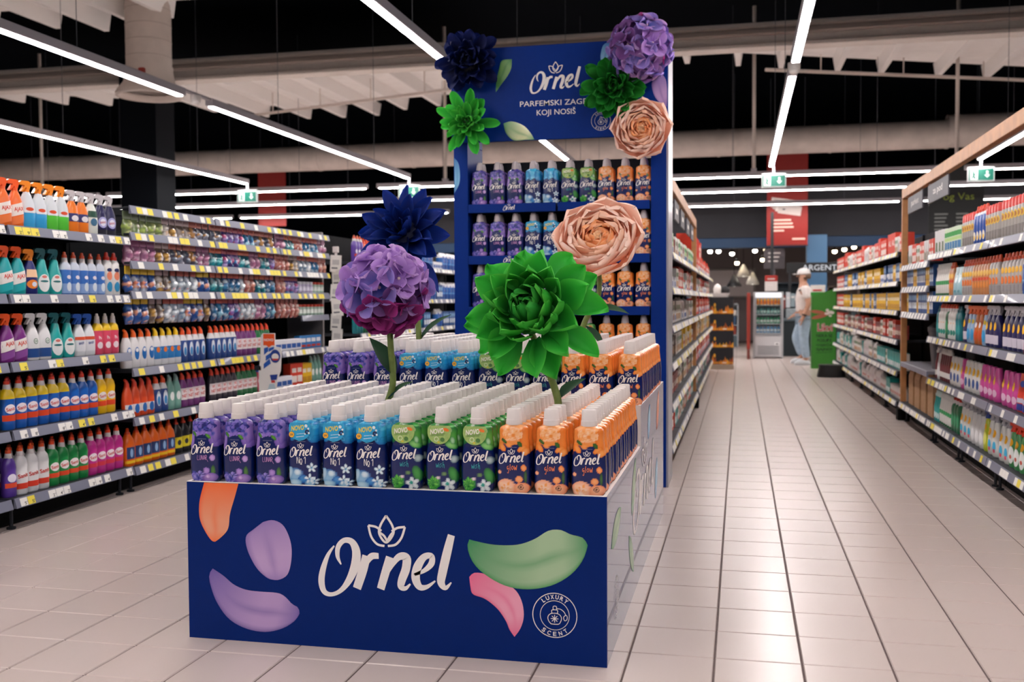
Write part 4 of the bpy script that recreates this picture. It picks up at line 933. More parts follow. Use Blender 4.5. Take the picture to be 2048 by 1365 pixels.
goods('gr_n', 'spray', 'e0e4dc', 'c8c2c4', 'white and green spray with pale head', band=[('1c4a3a', .11, .15, .9)], oval=[('3a6a8a', 0, .08, .026, .024)])
goods('nv_b', 'spray', '17144a', 'c8c2c4', 'dark navy spray with starburst', oval=[('a8a8d8', 0, .085, .034, .036), ('e6e6f4', 0, .085, .022, .024)], text=[('BANG', 'b02848', .044, .014, 0, .085)], band=[('0c0c20', .01, .04, .96)])
goods('rd_s', 'slim', 'd8381c', 'd8381c', 'slim red bottle')
goods('nv_o', 'spray', '23286c', 'f08a1c', 'navy spray with orange head', label=('f4c8a0', .1, .145, .8), oval=[('f0862a', 0, .06, .036, .026), ('dfe4f0', .01, .06, .016, .014)])
goods('te_o', 'oval', '1aa8a4', '0f5a60', 'rounded teal spray with oval label', oval=[('eef0ee', 0, .065, .036, .05), ('1a6a6a', 0, .075, .026, .006), ('d87a70', 0, .1, .016, .008)], scale=1.05)
goods('bl_r', 'squeeze', '3a72c0', 'd84a1c', 'blue cleaner bottle with red cap', top=('c8d0de', .165), label=('8aa8d8', .01, .07, .9), oval=[('e0d8e0', .01, .11, .016, .012), ('dfe8f0', .01, .05, .018, .028)], scale=.98)
goods('wh_r', 'tall', 'e8e6e4', 'd8321c', 'white bleach bottle with red cap', oval=[('1c2a5a', 0, .15, .018, .012), ('e88a6a', 0, .115, .02, .026), ('2a8ab8', 0, .05, .02, .03)], scale=1.08)
goods('cif', 'spray', 'e8e8e8', 'd8d8d8', 'white trigger spray with blue base', band=[('1f4a8a', .015, .065, .93)], oval=[('1c5a3a', .008, .105, .015, .016), ('e8f0e8', .008, .105, .012, .013)], text=[('Cif', '1c5a3a', .018, .012, .008, .105)], scale=1.05)
goods('wb_s', 'spray', 'e4e6ea', '2a5ab0', 'white and blue spray', label=('e4e4e8', .03, .11, .9), band=[('d8502a', .1, .12, .9)], text=[('BREF', '1c3a8a', .04, .014, 0, .08)])
goods('pk_y', 'squeeze', 'e2506c', 'e8e0d8', 'pink bottle with yellow neck', top=('f2c81c', .14), oval=[('f4e0e4', 0, .06, .022, .022)], text=[('Pa', 'f4eaea', .02, .022, 0, .11)], scale=.98)
goods('ye_b', 'jug', 'f0b812', 'e8a80c', 'plain yellow bottle', oval=[('d84a1c', 0, .1, .02, .016)])
SA = lambda: [('Sanit', 'c8281c', .05, .018, 0, .105)]
goods('bl_y', 'squeeze', '1a5cb4', 'd84028', 'blue cleaner bottle with yellow shoulder', top=('f2d01c', .165), oval=[('f0e8ec', 0, .105, .03, .024)], text=SA(), band=[('e0461c', .045, .075, .96)], scale=1.12)
goods('bl_c', 'squeeze', '1c64c0', 'd84028', 'blue cleaner bottle', oval=[('f0e8ec', 0, .105, .03, .024)], text=SA(), band=[('e0461c', .045, .075, .96)], scale=1.08)
goods('ye_c', 'squeeze', 'f0bc10', 'd84028', 'yellow cleaner bottle', oval=[('f0e8e0', 0, .105, .03, .024)], text=SA(), band=[('e0461c', .045, .075, .96)], scale=1.08)
goods('pu_c', 'squeeze', '5a3a9c', 'e0542a', 'purple cleaner bottle', oval=[('e6e0f0', 0, .1, .026, .022)], band=[('e04a28', .05, .075, .9)], scale=1.08)
goods('wh_c', 'squeeze', 'e6e6e6', 'e0541c', 'white bleach bottle with orange cap', text=[('Sanit', 'c8281c', .058, .022, 0, .1)], band=[('d8361c', .03, .06, .96)], scale=1.08)
goods('gn_c', 'squeeze', '178a44', 'e0461c', 'green cleaner bottle', oval=[('f0e8e8', 0, .105, .03, .024)], text=SA(), band=[('e0461c', .045, .07, .96)], scale=1.08)
goods('mg_c', 'squeeze', 'cc2f92', 'e0461c', 'magenta cleaner bottle', oval=[('f0e4ea', 0, .105, .03, .024)], text=SA(), band=[('d8304a', .045, .07, .96)], scale=1.08)
# toilet cleaners further along
goods('wb_d', 'duck', 'e8e6e6', 'e8601c', 'white toilet cleaner with orange cap', oval=[('1f6ab4', .004, .09, .022, .04), ('e8e8ec', .004, .11, .014, .012)], scale=1.08)
goods('wy_d', 'duck', 'e6e6e8', 'f2c41c', 'white toilet cleaner with yellow cap', label=('2a78b8', .04, .12, .9), oval=[('e8782a', 0, .1, .016, .018)], scale=1.08)
goods('nb_d', 'duck', '2a4a8c', 'f0582a', 'blue toilet cleaner with orange cap', oval=[('dfe6f0', 0, .09, .02, .05), ('3a8ac4', 0, .075, .014, .03)], top=('e6e4e4', .16), scale=1.06)
goods('wc_p', 'duck', '7a3a7c', 'e8482c', 'purple toilet gel with white label', label=('f0e6e6', .05, .13, .9), text=[('WC', 'c8281c', .036, .022, 0, .11), ('NET', 'c8281c', .05, .022, 0, .078)], scale=1.06)
goods('wc_g', 'duck', '2a7a4a', 'e8482c', 'green toilet gel with white label', label=('f0e6e6', .05, .13, .9), text=[('WC', 'c8281c', .036, .022, 0, .11), ('NET', 'c8281c', .05, .022, 0, .078)], scale=1.06)
goods('wc_k', 'duck', '3a3440', 'e8482c', 'dark toilet gel with white label', label=('f0e6e6', .05, .13, .9), text=[('WC', 'c8281c', .036, .022, 0, .11), ('NET', 'c8281c', .05, .022, 0, .078)], scale=1.06)
goods('gl_d', 'duck', '7ab0a0', '8aa8a0', 'pale green cleaner bottle', oval=[('e8ece8', 0, .09, .02, .03)], scale=1.06)
goods('rs_d', 'duck', 'e8542a', 'e8482c', 'red and white toilet gel', label=('e8e4e4', .03, .08, .9), oval=[('2a6ab4', 0, .05, .02, .03)], scale=1.06)
goods('dr_o', 'jug', 'ee6a14', 'e0480c', 'orange drain cleaner bottle', label=('1f3a6c', .05, .13, .8), band=[('f2c01c', .02, .04, .95)], oval=[('8ab0d8', 0, .09, .014, .03)], scale=1.0)
goods('dr_k', 'jug', '15161a', 'c83a1c', 'black drain cleaner bottle', label=('d8c81c', .04, .12, .8), oval=[('2a2a30', 0, .08, .02, .02)], scale=.98)
goods('rb_p', 'can', 'd8506c', '2a5ac0', 'pink and blue freshener can', oval=[('e8e8f0', 0, .1, .016, .03)], cat='can')
# hanging bags
for k, pal, cd_, d in (('hg', '7a8a5a,a8c060,c8d08a,5a7a3a,b0a890', '6a7a5a', 'green air freshener bag'), ('ho', '6a5a50,c89a4a,e0d8d0,5a4a6a,a87a3a', 'b8a0a0', 'amber freshener bag'), ('hp', '8a5a78,c888a8,b06a90,d8a8c0,7a4a68', '9a5a80', 'pink freshener bag'), ('hk', '4a4a58,8a8a98,b8b8c8,c08a50,6a7a8a', 'c06a5a', 'grey toilet block bag'),
                      ('hb', '1f4a7a,3a8ab8,8ac4dc,c8dce8,2a6a98', 'c85a4a', 'blue toilet block bag'), ('hv', '4a3a7a,8a6ab8,c0a0d8,3a78b0,b84a78', 'b04a5a', 'violet toilet block bag'), ('ht', '1a5a6a,2a9aa8,7ac8cc,d8e4e8,1f7a88', 'd86a4a', 'teal toilet block bag'), ('hr', 'a85a50,d8907a,e8b8a8,b86a60,8a4a48', 'b8706a', 'coral toilet block bag'), ('hs', '8a98a8,c8d4dc,e4eaee,6a8aa8,d8786a', 'c05a4a', 'silver toilet block bag'), ('hn', '2a4a8a,d87a5a,c8d0e0,3a6ab0,e8a080', 'f0c83a', 'blue and peach block bag')):
    for q in range(3): goods(k+'012'[q], 'bag', pal, cd_, d, 'bag', size=(.088, .185)); GOODS[k+'012'[q]]['seed'] = q
goods('jr_v', 'jar', 'b8b0d0', 'e4e4ea', 'lilac gel jar', 'jar', label=('e0dcec', .02, .06, .9)); goods('jr_g', 'jar', 'a8c8b8', 'c84a3a', 'pale green gel jar', 'jar', label=('e4ece4', .02, .06, .9))
goods('bx_w', 'box', 'e8e8ee', desc='white cleaning box', cat='box', size=(.1, .06, .10), band=[('2a5aa8', -.4, .4, .2, .6)]); goods('bx_b', 'box', '2f78b8', desc='blue cleaning box', cat='box', size=(.11, .06, .12), band=[('e8e8ee', -.35, .35, .5, .8), ('c83a2a', -.35, .35, .12, .3)])
goods('bx_r', 'box', 'd8402a', desc='red carton', cat='box', size=(.11, .08, .2), band=[('f0e4dc', -.4, .4, .15, .45), ('f4ece4', -.3, .3, .6, .8)])
goods('bx_y', 'box', 'e8b818', desc='yellow carton', cat='box', size=(.1, .08, .19), band=[('c8901a', -.4, .4, .1, .35), ('f4ead0', -.3, .3, .55, .75)])
goods('bx_c', 'box', 'e6e2dc', desc='cream carton', cat='box', size=(.1, .08, .18), band=[('b88a5a', -.4, .4, .12, .4), ('4a7a4a', -.35, .35, .6, .8)])
goods('bx_n', 'box', '23508c', desc='blue carton', cat='box', size=(.09, .08, .2), band=[('dfe6ee', -.38, .38, .2, .5), ('8ab8e0', -.3, .3, .6, .85)])
goods('bx_al', 'box', 'd8361c', desc='large red box', cat='box', size=(.26, .2, .24), text=[('ALL', 'f4e8e0', .6, .26, 0, .55)])
goods('bx_m', 'box', '8a3a3a', desc='maroon carton', cat='box', size=(.09, .07, .15), band=[('e0d0c0', -.38, .38, .3, .6)]); goods('bx_k', 'box', '5a4a44', desc='brown carton', cat='box', size=(.1, .07, .17), band=[('d0a070', -.4, .4, .15, .5), ('e8e0d8', -.3, .3, .6, .8)]); goods('bx_t', 'box', '1f9a94', desc='teal carton', cat='box', size=(.14, .1, .18), band=[('e4ecec', -.4, .4, .1, .4)])
goods('jr_w', 'jar', 'e6e2de', 'dcd8d4', 'white tub', 'tub', scale=1.3, oval=[('b86a5a', 0, .04, .02, .016)]); goods('rl_w', 'pack', 'e8e4e2', None, 'white paper pack', 'pack', oval=[('b8a0a8', 0, .09, .03, .03)])
# right-hand goods
goods('pu_b', 'pouch', '2a30a8', None, 'royal blue refill pouch', 'pouch', scale=1.25, band=[('e4dcea', .02, .05, .9)], oval=[('7a50b0', -.016, .11, .022, .05), ('f0d870', .006, .04, .018, .014)])
goods('gy_r', 'can', 'b0aca8', 'd8403a', 'grey spray can with red cap', 'can', scale=1.12, oval=[('e8c050', 0, .13, .02, .024), ('b8783a', 0, .13, .012, .015)], band=[('8a8480', .02, .07, .9)])
goods('bu_r', 'tall', '1a50a8', 'e0442a', 'blue bottle with red cap', scale=1.12, oval=[('f0e8d8', 0, .06, .016, .03), ('f2c43a', 0, .05, .01, .014)], top=('dfe4ec', .17))
goods('gn_p', 'box', 'cfe0c4', desc='green and white pack', cat='box', size=(.085, .06, .19), band=[('2a9a44', -.5, .5, .62, .82), ('2a78b0', -.4, .4, .1, .4), ('b8d88a', -.5, .5, .45, .58)])
goods('wh_p', 'box', 'd8d8d8', desc='white wipes pack', cat='box', size=(.12, .06, .2), band=[('4a6a3a', -.35, -.1, .1, .5), ('4a6a3a', .1, .35, .1, .45), ('c84a3a', .36, .46, .1, .6)])
goods('wb_p', 'pack', '2a6ab8', None, 'blue and white dishwasher pack', 'pack', scale=1.12, top=('e4e4e8', .11), band=[('1a4a98', .02, .06, .9), ('7ab0e0', .07, .08, .9)], oval=[('2a4a98', -.01, .155, .028, .02), ('f07a3a', .04, .11, .012, .022)])
goods('go_g', 'tall', 'c0b8b4', 'e0542a', 'silver bottle with gold label', scale=1.05, oval=[('f0b83a', 0, .15, .02, .02), ('e8782a', 0, .09, .018, .024)], band=[('9a9494', .02, .06, .9)])
goods('go_o', 'tall', 'd8905a', 'd8582a', 'copper coloured bottle', scale=1.05, oval=[('f0c060', 0, .15, .02, .02), ('d8482a', 0, .11, .02, .012), ('e8903a', 0, .07, .016, .022)])
goods('lb_p', 'pouch', '9ac8d4', None, 'pale blue refill pouch', 'pouch', scale=1.1, oval=[('dcecf0', 0, .12, .02, .03), ('5a98a8', 0, .03, .02, .01)])
goods('wg_b', 'slim', 'e6e4e0', 'dcdcd8', 'white and green bottle', band=[('3a9a5a', .085, .115, .95), ('2a6a40', .004, .02, .95)], scale=1.1)
goods('rd_y', 'squeeze', 'c8283a', 'e0442a', 'red bottle with yellow label', label=('f2c01c', .03, .12, .9), scale=1.1)
goods('or_t', 'box', 'e05a2a', desc='low orange pack', cat='box', size=(.14, .08, .07), band=[('e8e0e0', .1, .4, .15, .75), ('7a3a20', -.4, 0, .2, .7)])
goods('nv_y', 'spray', '26265e', 'b8b4bc', 'navy and white spray with yellow sticker', label=('d8d0e0', .02, .075, .62), oval=[('f4bc18', -.012, .13, .02, .026)], scale=1.1)
goods('ob_s', 'oval', 'c86a2a', 'e0602a', 'amber spray with orange head', oval=[('e8e0e0', 0, .13, .014, .02), ('d8582a', 0, .06, .026, .036)], scale=1.08)
goods('cb_s', 'oval', '9ab8d8', 'e0602a', 'pale blue spray with orange head', oval=[('e8d03a', .006, .15, .014, .016), ('3aa0d8', 0, .06, .026, .042)], scale=1.08)
goods('wg_t', 'squeeze', 'e4e4e0', 'e0502a', 'white bottle with orange cap', oval=[('e8962a', -.008, .12, .006, .006), ('1f8a7a', 0, .05, .02, .02)], scale=1.1)
goods('te_b', 'tall', '147a84', '0f5a64', 'dark teal bottle', oval=[('2a9a9a', 0, .08, .02, .04)], scale=1.05)
goods('rd_p', 'pouch', 'd8341c', None, 'red and navy refill pouch', 'pouch', scale=1.15, band=[('2a3a8c', .01, .045, .95), ('c8c4d8', .05, .075, .9)], oval=[('2f4aa8', 0, .15, .026, .018)])
goods('mg_b', 'oval', 'd24c9c', None, 'magenta bottle with yellow sticker', oval=[('f4b818', -.01, .125, .014, .026), ('ecc0dc', .0, .05, .026, .022)], scale=1.15)
goods('wy_b', 'oval', 'e6e4e0', None, 'white bottle with yellow sticker', oval=[('f4bc18', 0, .135, .016, .026), ('3a5a9a', .004, .06, .016, .03)], scale=1.15)
goods('br_b', 'slim', '6a1f2c', 'e0dcd8', 'dark red bottle with white cap', band=[('e4e0dc', .03, .07, .9)], scale=1.12)
goods('gr_r', 'oval', '4a9a5a', 'e0381c', 'green bottle with red cap', head='cap', oval=[('e4e8e4', 0, .07, .03, .05), ('f2b41c', -.004, .14, .02, .022), ('c85a4a', 0, .06, .012, .012)], scale=1.12)
goods('cl_y', 'oval', 'dcdcd8', 'a8a8b0', 'clear bottle with yellow sticker', oval=[('f4b41c', -.004, .135, .02, .024), ('3ab0d8', .004, .06, .018, .03), ('d8506a', .004, .035, .012, .012)], scale=1.15)
goods('gy_c', 'oval', 'd4d4d4', '8a8a92', 'white spray with grey head', oval=[('e8e8ea', 0, .06, .024, .04)], scale=1.15)
goods('li_n', 'oval', 'bcc81c', '23408c', 'lime bottle with blue cap', oval=[('e0e070', 0, .08, .02, .04), ('f0b01c', 0, .15, .012, .02)], scale=1.15)
goods('dg_r', 'squeeze', '1c6a44', 'd8301c', 'dark green bottle with red cap', oval=[('3a9a6a', 0, .09, .018, .05)], scale=1.1)
goods('te_w', 'slim', '16a4a0', 'd8ece8', 'teal and white brush bottle', oval=[('e4f0ee', 0, .05, .014, .026)], scale=1.08)
def shuffle_items(L, seed):
    rg = random.Random(seed); ks = [k for k, _ in L]; return [(rg.choice(ks), rg.choice((1, 2, 2, 3))) for _ in range(8)]
# ---- left-hand run ------------------------------------------------------
XL = -3.95
SN = {5: ('bottom', 'low', 'middle', 'upper', 'top')}
LZ = [.18, .56, .94, 1.32, 1.70]
bay('left_zero', 'nearest left shelving bay, mostly outside the picture', XL, 3.70, 4.85, 1, LZ, 2.0, seed=1, digits=True)
bay('left_one', 'left shelving bay full of trigger sprays and cleaner bottles', XL, 4.86, 6.005, 1, LZ, 1.95, seed=4, ytag=.22, digits=True)
L1 = [[('pu_c', 1), ('wh_c', 3), ('gn_c', 4), ('mg_c', 4), ('pk_y', 2)], [('bl_y', 6), ('bl_c', 3), ('ye_c', 5)], [('aj_p', 2), ('cif', 2), ('te_o', 2), ('wb_s', 2), ('pk_y', 3), ('ye_b', 1)],
      [('aj_t', 2), ('nv_o', 1), ('te_o', 2), ('bl_r', 5), ('wh_r', 3)], [('aj_o', 2), ('cl_b', 2), ('cl_g', 2), ('or_n', 2), ('gr_n', 1), ('nv_b', 2), ('rd_s', 1)]]
L0 = [[('pu_c', 3)], [('ye_c', 4)], [('aj_p', 4)], [('aj_t', 4)], [('aj_o', 4)]]
for k, z in enumerate(LZ):
    nm = SN[5][k]
    fill(L1[k], XL, 4.87, 6.0, 1, z, f'{nm} shelf of first left bay', rows=2 if k < 2 else 1, turn=-.24, gap=.002 if k == 4 else .006, group='goods in the first left bay')
    fill(L0[k], XL, 4.44, 4.845, 1, z, f'{nm} shelf of nearest left bay', turn=-.24, group='goods in the nearest left bay')
PG = [1.91, 1.735, 1.545, 1.345]
HANG = {2: [[('hg', 5), ('ho', 4), ('hk', 3)], [('hp', 4), ('ho', 2), ('hk', 4)], [('hn', 4), ('ho', 2), ('hs', 4)], [('hn', 3), ('ho', 2), ('hs', 3)]],
        3: [[('hk', 2), ('hv', 4), ('hb', 2), ('hk', 2)], [('ht', 2), ('hv', 3), ('ht', 2), ('hp', 2)], [('ht', 2), ('hb', 3), ('hs', 1), ('hr', 2)], [('hb', 3), ('hv', 2), ('hs', 3), ('hp', 2)]],
        4: [[('hp', 2), ('ht', 2), ('hr', 2), ('hb', 4)], [('hr', 3), ('ho', 2), ('hs', 3), ('hb', 2)], [('hr', 2), ('hv', 3)], [('hr', 2)]]}
LOW = {2: [[('dr_o', 6), ('dr_k', 4)], [('rs_d', 4), ('nb_d', 2), ('gl_d', 2), ('wc_p', 6)], [('wb_d', 4), ('wy_d', 4), ('nb_d', 8)]],
       3: [[('dr_k', 4), ('wb_d', 6)], [('wc_k', 5), ('wc_g', 4), ('rb_p', 4)], [('nb_d', 5), ('wc_p', 4), ('wc_g', 5)]],
       4: [[('bx_b', 9)], [('bx_w', 3), ('bx_r', 2), ('bx_y', 2), ('gl_d', 3)], [('bx_w', 5), ('bx_b', 5)]]}
BN = {2: 'second', 3: 'third', 4: 'fourth'}
BY = {2: (6.01, 7.12), 3: (7.125, 8.25), 4: (8.255, 9.35)}
for b in (2, 3, 4):
    y0, y1 = BY[b]
    bay('left', f'{BN[b]} left shelving bay with hanging toilet block bags', XL, y0, y1, 1, [.17, .50, .83], 1.95, seed=10+b, ytag=.75 if b == 3 else .45, pegs=PG)
    for k, z in enumerate(PG):
        seq = [q for q, n in HANG[b][k] for _ in range(n)]; n = 0; y = y0+.05
        while y < y1-.03:
            if b == 4 and k >= 2 and n >= 5: break
            q = seq[n % len(seq)]+random.choice('012'); n += 1
            put(q, XL-.035, y, z-.035, PI/2+random.uniform(-.15, .15), f"{GOODS[q]['desc']}, {['top', 'second', 'third', 'fourth'][k]} hanging row, {BN[b]} left bay, {ORD[n]} along", False, 'hanging bags')
            y += .092
    for k, z in enumerate((.17, .50, .83)):
        fill(LOW[b][k], XL, y0, y1, 1, z, f"{['bottom', 'low', 'waist-high'][k]} shelf of {BN[b]} left bay", group=f'goods low in the {BN[b]} left bay', rows=1, turn=-.16)
# jars on the small shelves of the fourth bay
for k, (z, q) in enumerate(((1.352, 'jr_v'), (1.14, 'jr_g'))):
    t = thing('side_shelf', f"short wire shelf with gel jars, {'upper' if k == 0 else 'lower'} of two in the fourth left bay", 'shelf', (XL, 8.72, z))
    ob('tray', MB().bbox(-.28, 0, 0, .62, -.02, 0, .003).mesh('tray', SHELFGREY), t); ob('rail', MB().prism([(.0, -.05), (.02, -.05), (.01, .003), (0, .003)], 0, .62).mesh('rail', RAIL), t)
    for n in range(7): put(q if n < 4 else 'jr_g', XL-.06, 8.77+n*.085, z, PI/2, f"{GOODS[q if n < 4 else 'jr_g']['desc']} on the {'upper' if k == 0 else 'lower'} wire shelf, {ORD[n+1]} from near end", False, 'gel jars')
# end panel of the run, clip strip, standee
t = thing('end_panel', 'pale grey end panel closing the left run of shelving', 'panel', (XL-.3, 9.36, 0))
ob('board', MB().bbox(-.17, .24, 0, .03, .1, 1.95, .006).mesh('board', mat('8c8786', .6)), t); ob('kick', MB().bbox(-.17, .2, .002, .028, 0, .1, .004).mesh('kick', BLACK), t)
t = thing('clip_strip', 'hanging strip of white paper price sheets at the end of the left run', 'paper sheets', (XL+.06, 9.42, .95))
ob('strip', MB().bbox(-.012, .012, -.003, .003, -.02, .86, .002).mesh('strip', WHITE), t)
for k in range(6):
    s_ = ob('sheet', MB().bbox(-.055, .055, -.009, -.006, -.09, .075, .001).mesh('sheet', TAGW), t, (.012*(k % 2), -.003*k, .70-.145*k), (0, random.uniform(-.1, .1), random.uniform(-.3, .3)))
    flat_print('print', [([(-.035, -.02), (.035, -.02), (.035, .03), (-.035, .03)], [(0, 1, 2, 3)], 0), ([(-.04, -.06), (.02, -.06), (.02, -.045), (-.04, -.045)], [(0, 1, 2, 3)], 1)], [mat('c8c6c4', .6), mat('6a6a70', .6)], lambda u, v, d: (u, -.009-d, v), s_)
ob('clip', MB().bbox(-.03, .03, -.012, .006, .80, .86, .004).mesh('clip', WHITE), t)
t = thing('shelf_flag', 'white shelf flag cut like a toilet cleaner bottle, orange NOVO banner on top', 'sign', (-3.80, 7.76, .50))
OUT = [(-.1, 0), (.05, 0), (.065, .12), (.095, .2), (.105, .36), (.1, .39), (.05, .40), (.05, .51), (-.06, .51), (-.075, .49), (-.085, .3), (-.1, .2)]
ob('board', MB().prism(OUT, 0, .008).mesh('board', mat('eceae8', .45)), t)
fz = lambda u, v, d: (u, -d, v)
bnd = lambda P, m_: (P, [tuple(range(len(P)))], m_)
v, f = fit_text('NOVO', .085, .022, bold=.03)
flat_print('flag_art', [bnd([(-.055, .41), (.045, .41), (.045, .505), (-.055, .505)], 0), bnd([(-.03, .41), (.02, .41), (-.005, .392)], 0), bnd([(-.05, .33), (-.012, .36), (-.012, .398), (-.05, .385)], 1), bnd([(-.008, .355), (.04, .38), (.04, .40), (-.008, .385)], 1),
    bnd([(-.035, .28), (.012, .31), (.012, .35), (-.035, .32)], 1), bnd([(-.055, .215), (.01, .26), (.0, .30), (-.055, .255)], 1), (*disc2d(.05, .32, .045, .055), 2), (*disc2d(.05, .315, .032, .028), 3), bnd([(.02, .30), (.08, .30), (.07, .285), (.03, .285)], 4), bnd([(.0, .165), (.07, .17), (.06, .125), (.01, .12)], 2), bnd([(.012, .12), (.045, .12), (.045, .10), (.012, .10)], 4), bnd([(-.02, .04), (.05, .05), (.04, .09), (-.005, .09)], 5), ([(x-.005, z+.455) for x, z in v], f, 3)],
    [mat('ee5a1a', .45), mat('1f5ab4', .45), mat('173a8c', .45), mat('f0ece8', .45), mat('c83a34', .45), mat('b8d0dc', .45)], fz, t)
ob('bracket', MB().bbox(-.14, -.08, .0, .008, .2, .24, .002).mesh('bracket', SHELFGREY), t)
# far left run beyond the cross aisle
L5Z = [.18, .55, .92, 1.29, 1.70]
for n, (y0, y1) in enumerate(((10.3, 11.5), (11.505, 12.7), (12.705, 13.9), (13.905, 15.1))):
    bay('lf', f'distant left shelving bay beyond the cross aisle, {ORD[n+1]} from near end', XL-.05, y0, y1, 1, L5Z, 2.0, seed=40+n)
    cols = [('bx_n', 3), ('bx_w', 3), ('wb_p', 2)] if n > 1 else [('wc_k', 5), ('te_b', 3), ('bl_c', 3)]
    for k, z in enumerate(L5Z):
        it = {0: [('gn_c', 6), ('bx_w', 4)], 1: cols, 2: [('te_b', 3), ('dg_r', 4), ('bx_w', 3)] if n < 2 else cols, 3: [('wc_k', 4), ('nb_d', 4), ('wh_r', 3)] if n < 2 else [('wb_p', 4), ('bx_n', 3)], 4: [('pu_c', 3), ('rs_d', 5), ('gr_r', 6)] if n < 2 else [('wb_p', 3), ('bx_w', 4)]}[k]
        fill(it, XL-.05, y0, y1, 1, z, f'{SN[5][k]} shelf of {ORD[n+1]} distant left bay', simple=True, mass=n > 1, group='goods in the distant left run')

# ---- right-hand run -----------------------------------------------------
XR = 1.63
RZ = [.20, .57, .935, 1.29, 1.65]
RG = {0: [[('gr_r', 12)], [('rd_p', 9)], [('rd_y', 6), ('or_t', 3)], [('wb_p', 8)], [('pu_b', 8)]],
      1: [[('gr_r', 6), ('cl_y', 6)], [('rd_p', 4), ('mg_b', 6)], [('rd_y', 2), ('or_t', 1), ('nv_y', 6)], [('wb_p', 3), ('go_g', 9)], [('pu_b', 3), ('gy_r', 10)]],
      2: [[('cl_y', 2), ('li_n', 1), ('gy_c', 3), ('cl_y', 3), ('dg_r', 3)], [('mg_b', 4), ('wy_b', 4), ('mg_b', 2)], [('nv_y', 3), ('cb_s', 1), ('ob_s', 2), ('cb_s', 2), ('nv_y', 2)], [('go_g', 3), ('go_o', 6), ('go_g', 3)], [('gy_r', 5), ('bu_r', 4), ('gy_r', 2)]],
      3: [[('dg_r', 3), ('wg_b', 6), ('te_w', 4)], [('wy_b', 3), ('br_b', 5), ('gy_c', 1), ('br_b', 2)], [('te_b', 2), ('wg_t', 3), ('dg_r', 1), ('wg_t', 3)], [('lb_p', 2), ('go_o', 2), ('wg_b', 9)], [('gn_p', 6), ('wh_p', 4)]]}
RB = [(5.05, 6.215), (6.22, 7.28), (7.285, 8.47), (8.475, 9.55)]
for n, (y0, y1) in enumerate(RB):
    bay('right', f"right shelving bay of detergents, {ORD[n]+' from the picture edge' if n else 'outside the picture edge'}", XR, y0, y1, -1, RZ, 1.95, seed=60+n, ytag=.2, tags=(8, 9) if n == 3 else (4, 9))
    for k, z in enumerate(RZ):
        fill(RG[n][k], XR, y0, y1, -1, z, f"{SN[5][k]} shelf of {['unseen', 'first', 'second', 'third'][n]} right bay", rows=1, gap=.014, turn=.22, mass=n == 0, group='detergents on the right')
t = thing('end_panel', 'dark end panel closing the near end of the right run, outside the picture', 'panel', (XR, 5.02, 0))
ob('board', MB().bbox(.0, .48, 0, .025, .1, 1.95, .005).mesh('board', mat('3a3d44', .6)), t); ob('kick', MB().bbox(.04, .48, .002, .023, 0, .1, .004).mesh('kick', BLACK), t)
# small section before the post
t2 = bay('right_small', 'narrow right shelving bay with tall cartons and brown paper bags beside the wooden post', XR, 9.56, 11.15, -1, [.2], 1.95, seed=71, tags=(8, 9))
for k, (z, it) in enumerate(((1.13, [('bx_n', 2), ('bx_y', 1), ('bx_n', 3)]), (1.38, [('bx_n', 2), ('bx_y', 2), ('bx_n', 3)]), (1.60, [('bx_r', 2), ('wh_p', 2), ('bx_r', 2), ('bx_c', 2)]))):
    t = thing('side_shelf', f"{['lowest', 'middle', 'highest'][k]} short shelf beside the right wooden post", 'shelf', (XR, 9.6, z))
    ob('tray', MB().bbox(0, .4, 0, 1.5, -.02, 0, .003).mesh('tray', SHELFGREY), t); ob('rail', MB().prism([(.0, .003), (-.01, .003), (-.03, -.055), (0, -.055)], 0, 1.5).mesh('rail', RAIL), t)
    for q in range(9): ob('price_tag', MB().prism([(-.011, .0), (-.013, .0), (-.031, -.05), (-.029, -.05)], .05+q*.16, .12+q*.16).mesh('price_tag', TAGW), t)
    fill(it, XR, 9.6, 11.1, -1, z, f"{['lowest', 'middle', 'highest'][k]} short shelf by right post", group='cartons by the right post')
t = thing('waste_bin', 'dark grey swing bin under the short shelves by the right post', 'bin', (1.86, 9.95, .62))
ob('body', MB().loft([se_ring(.13, .13, 0, 20, 4), se_ring(.16, .16, .34, 20, 4)]).mesh('body', mat('3c3d44', .5)), t); ob('lid', MB().loft([se_ring(.168, .168, .34, 20, 4), se_ring(.168, .168, .38, 20, 4), se_ring(.12, .12, .43, 20, 4)]).mesh('lid', mat('33343a', .5)), t)
s_ = thing('bin_shelf', 'grey metal shelf carrying the swing bin by the right post', 'shelf', (XR, 9.6, .62)); ob('tray', MB().bbox(.0, .42, 0, 1.5, -.03, 0, .004).mesh('tray', mat('77747c', .5)), s_); ob('lip', MB().bbox(-.015, 0, 0, 1.5, -.05, .0, .003).mesh('lip', RAIL), s_)
for k in range(4):
    t = thing('paper_bag', f'tall brown paper bag under the bin shelf, {ORD[k+1]} from near end', 'paper bag', (XR+.12, 9.78+k*.36, .2), -PI/2, 'brown paper bags')
    mb = MB().loft([[(-.13, -.07, 0), (.13, -.07, 0), (.13, .07, 0), (-.13, .07, 0)], [(-.13, -.07, .28), (.13, -.07, .28), (.13, .06, .28), (-.13, .06, .28)], [(-.125, -.05, .37), (.125, -.05, .37), (.125, .03, .37), (-.125, .03, .37)]])
    ob('bag', mb.mesh('bag', mat('a8805c', .8, var=.12)), t); ob('folded_top', MB().bbox(-.127, .127, -.058, -.03, .33, .375, .003).mesh('folded_top', mat('97714f', .8)), t)
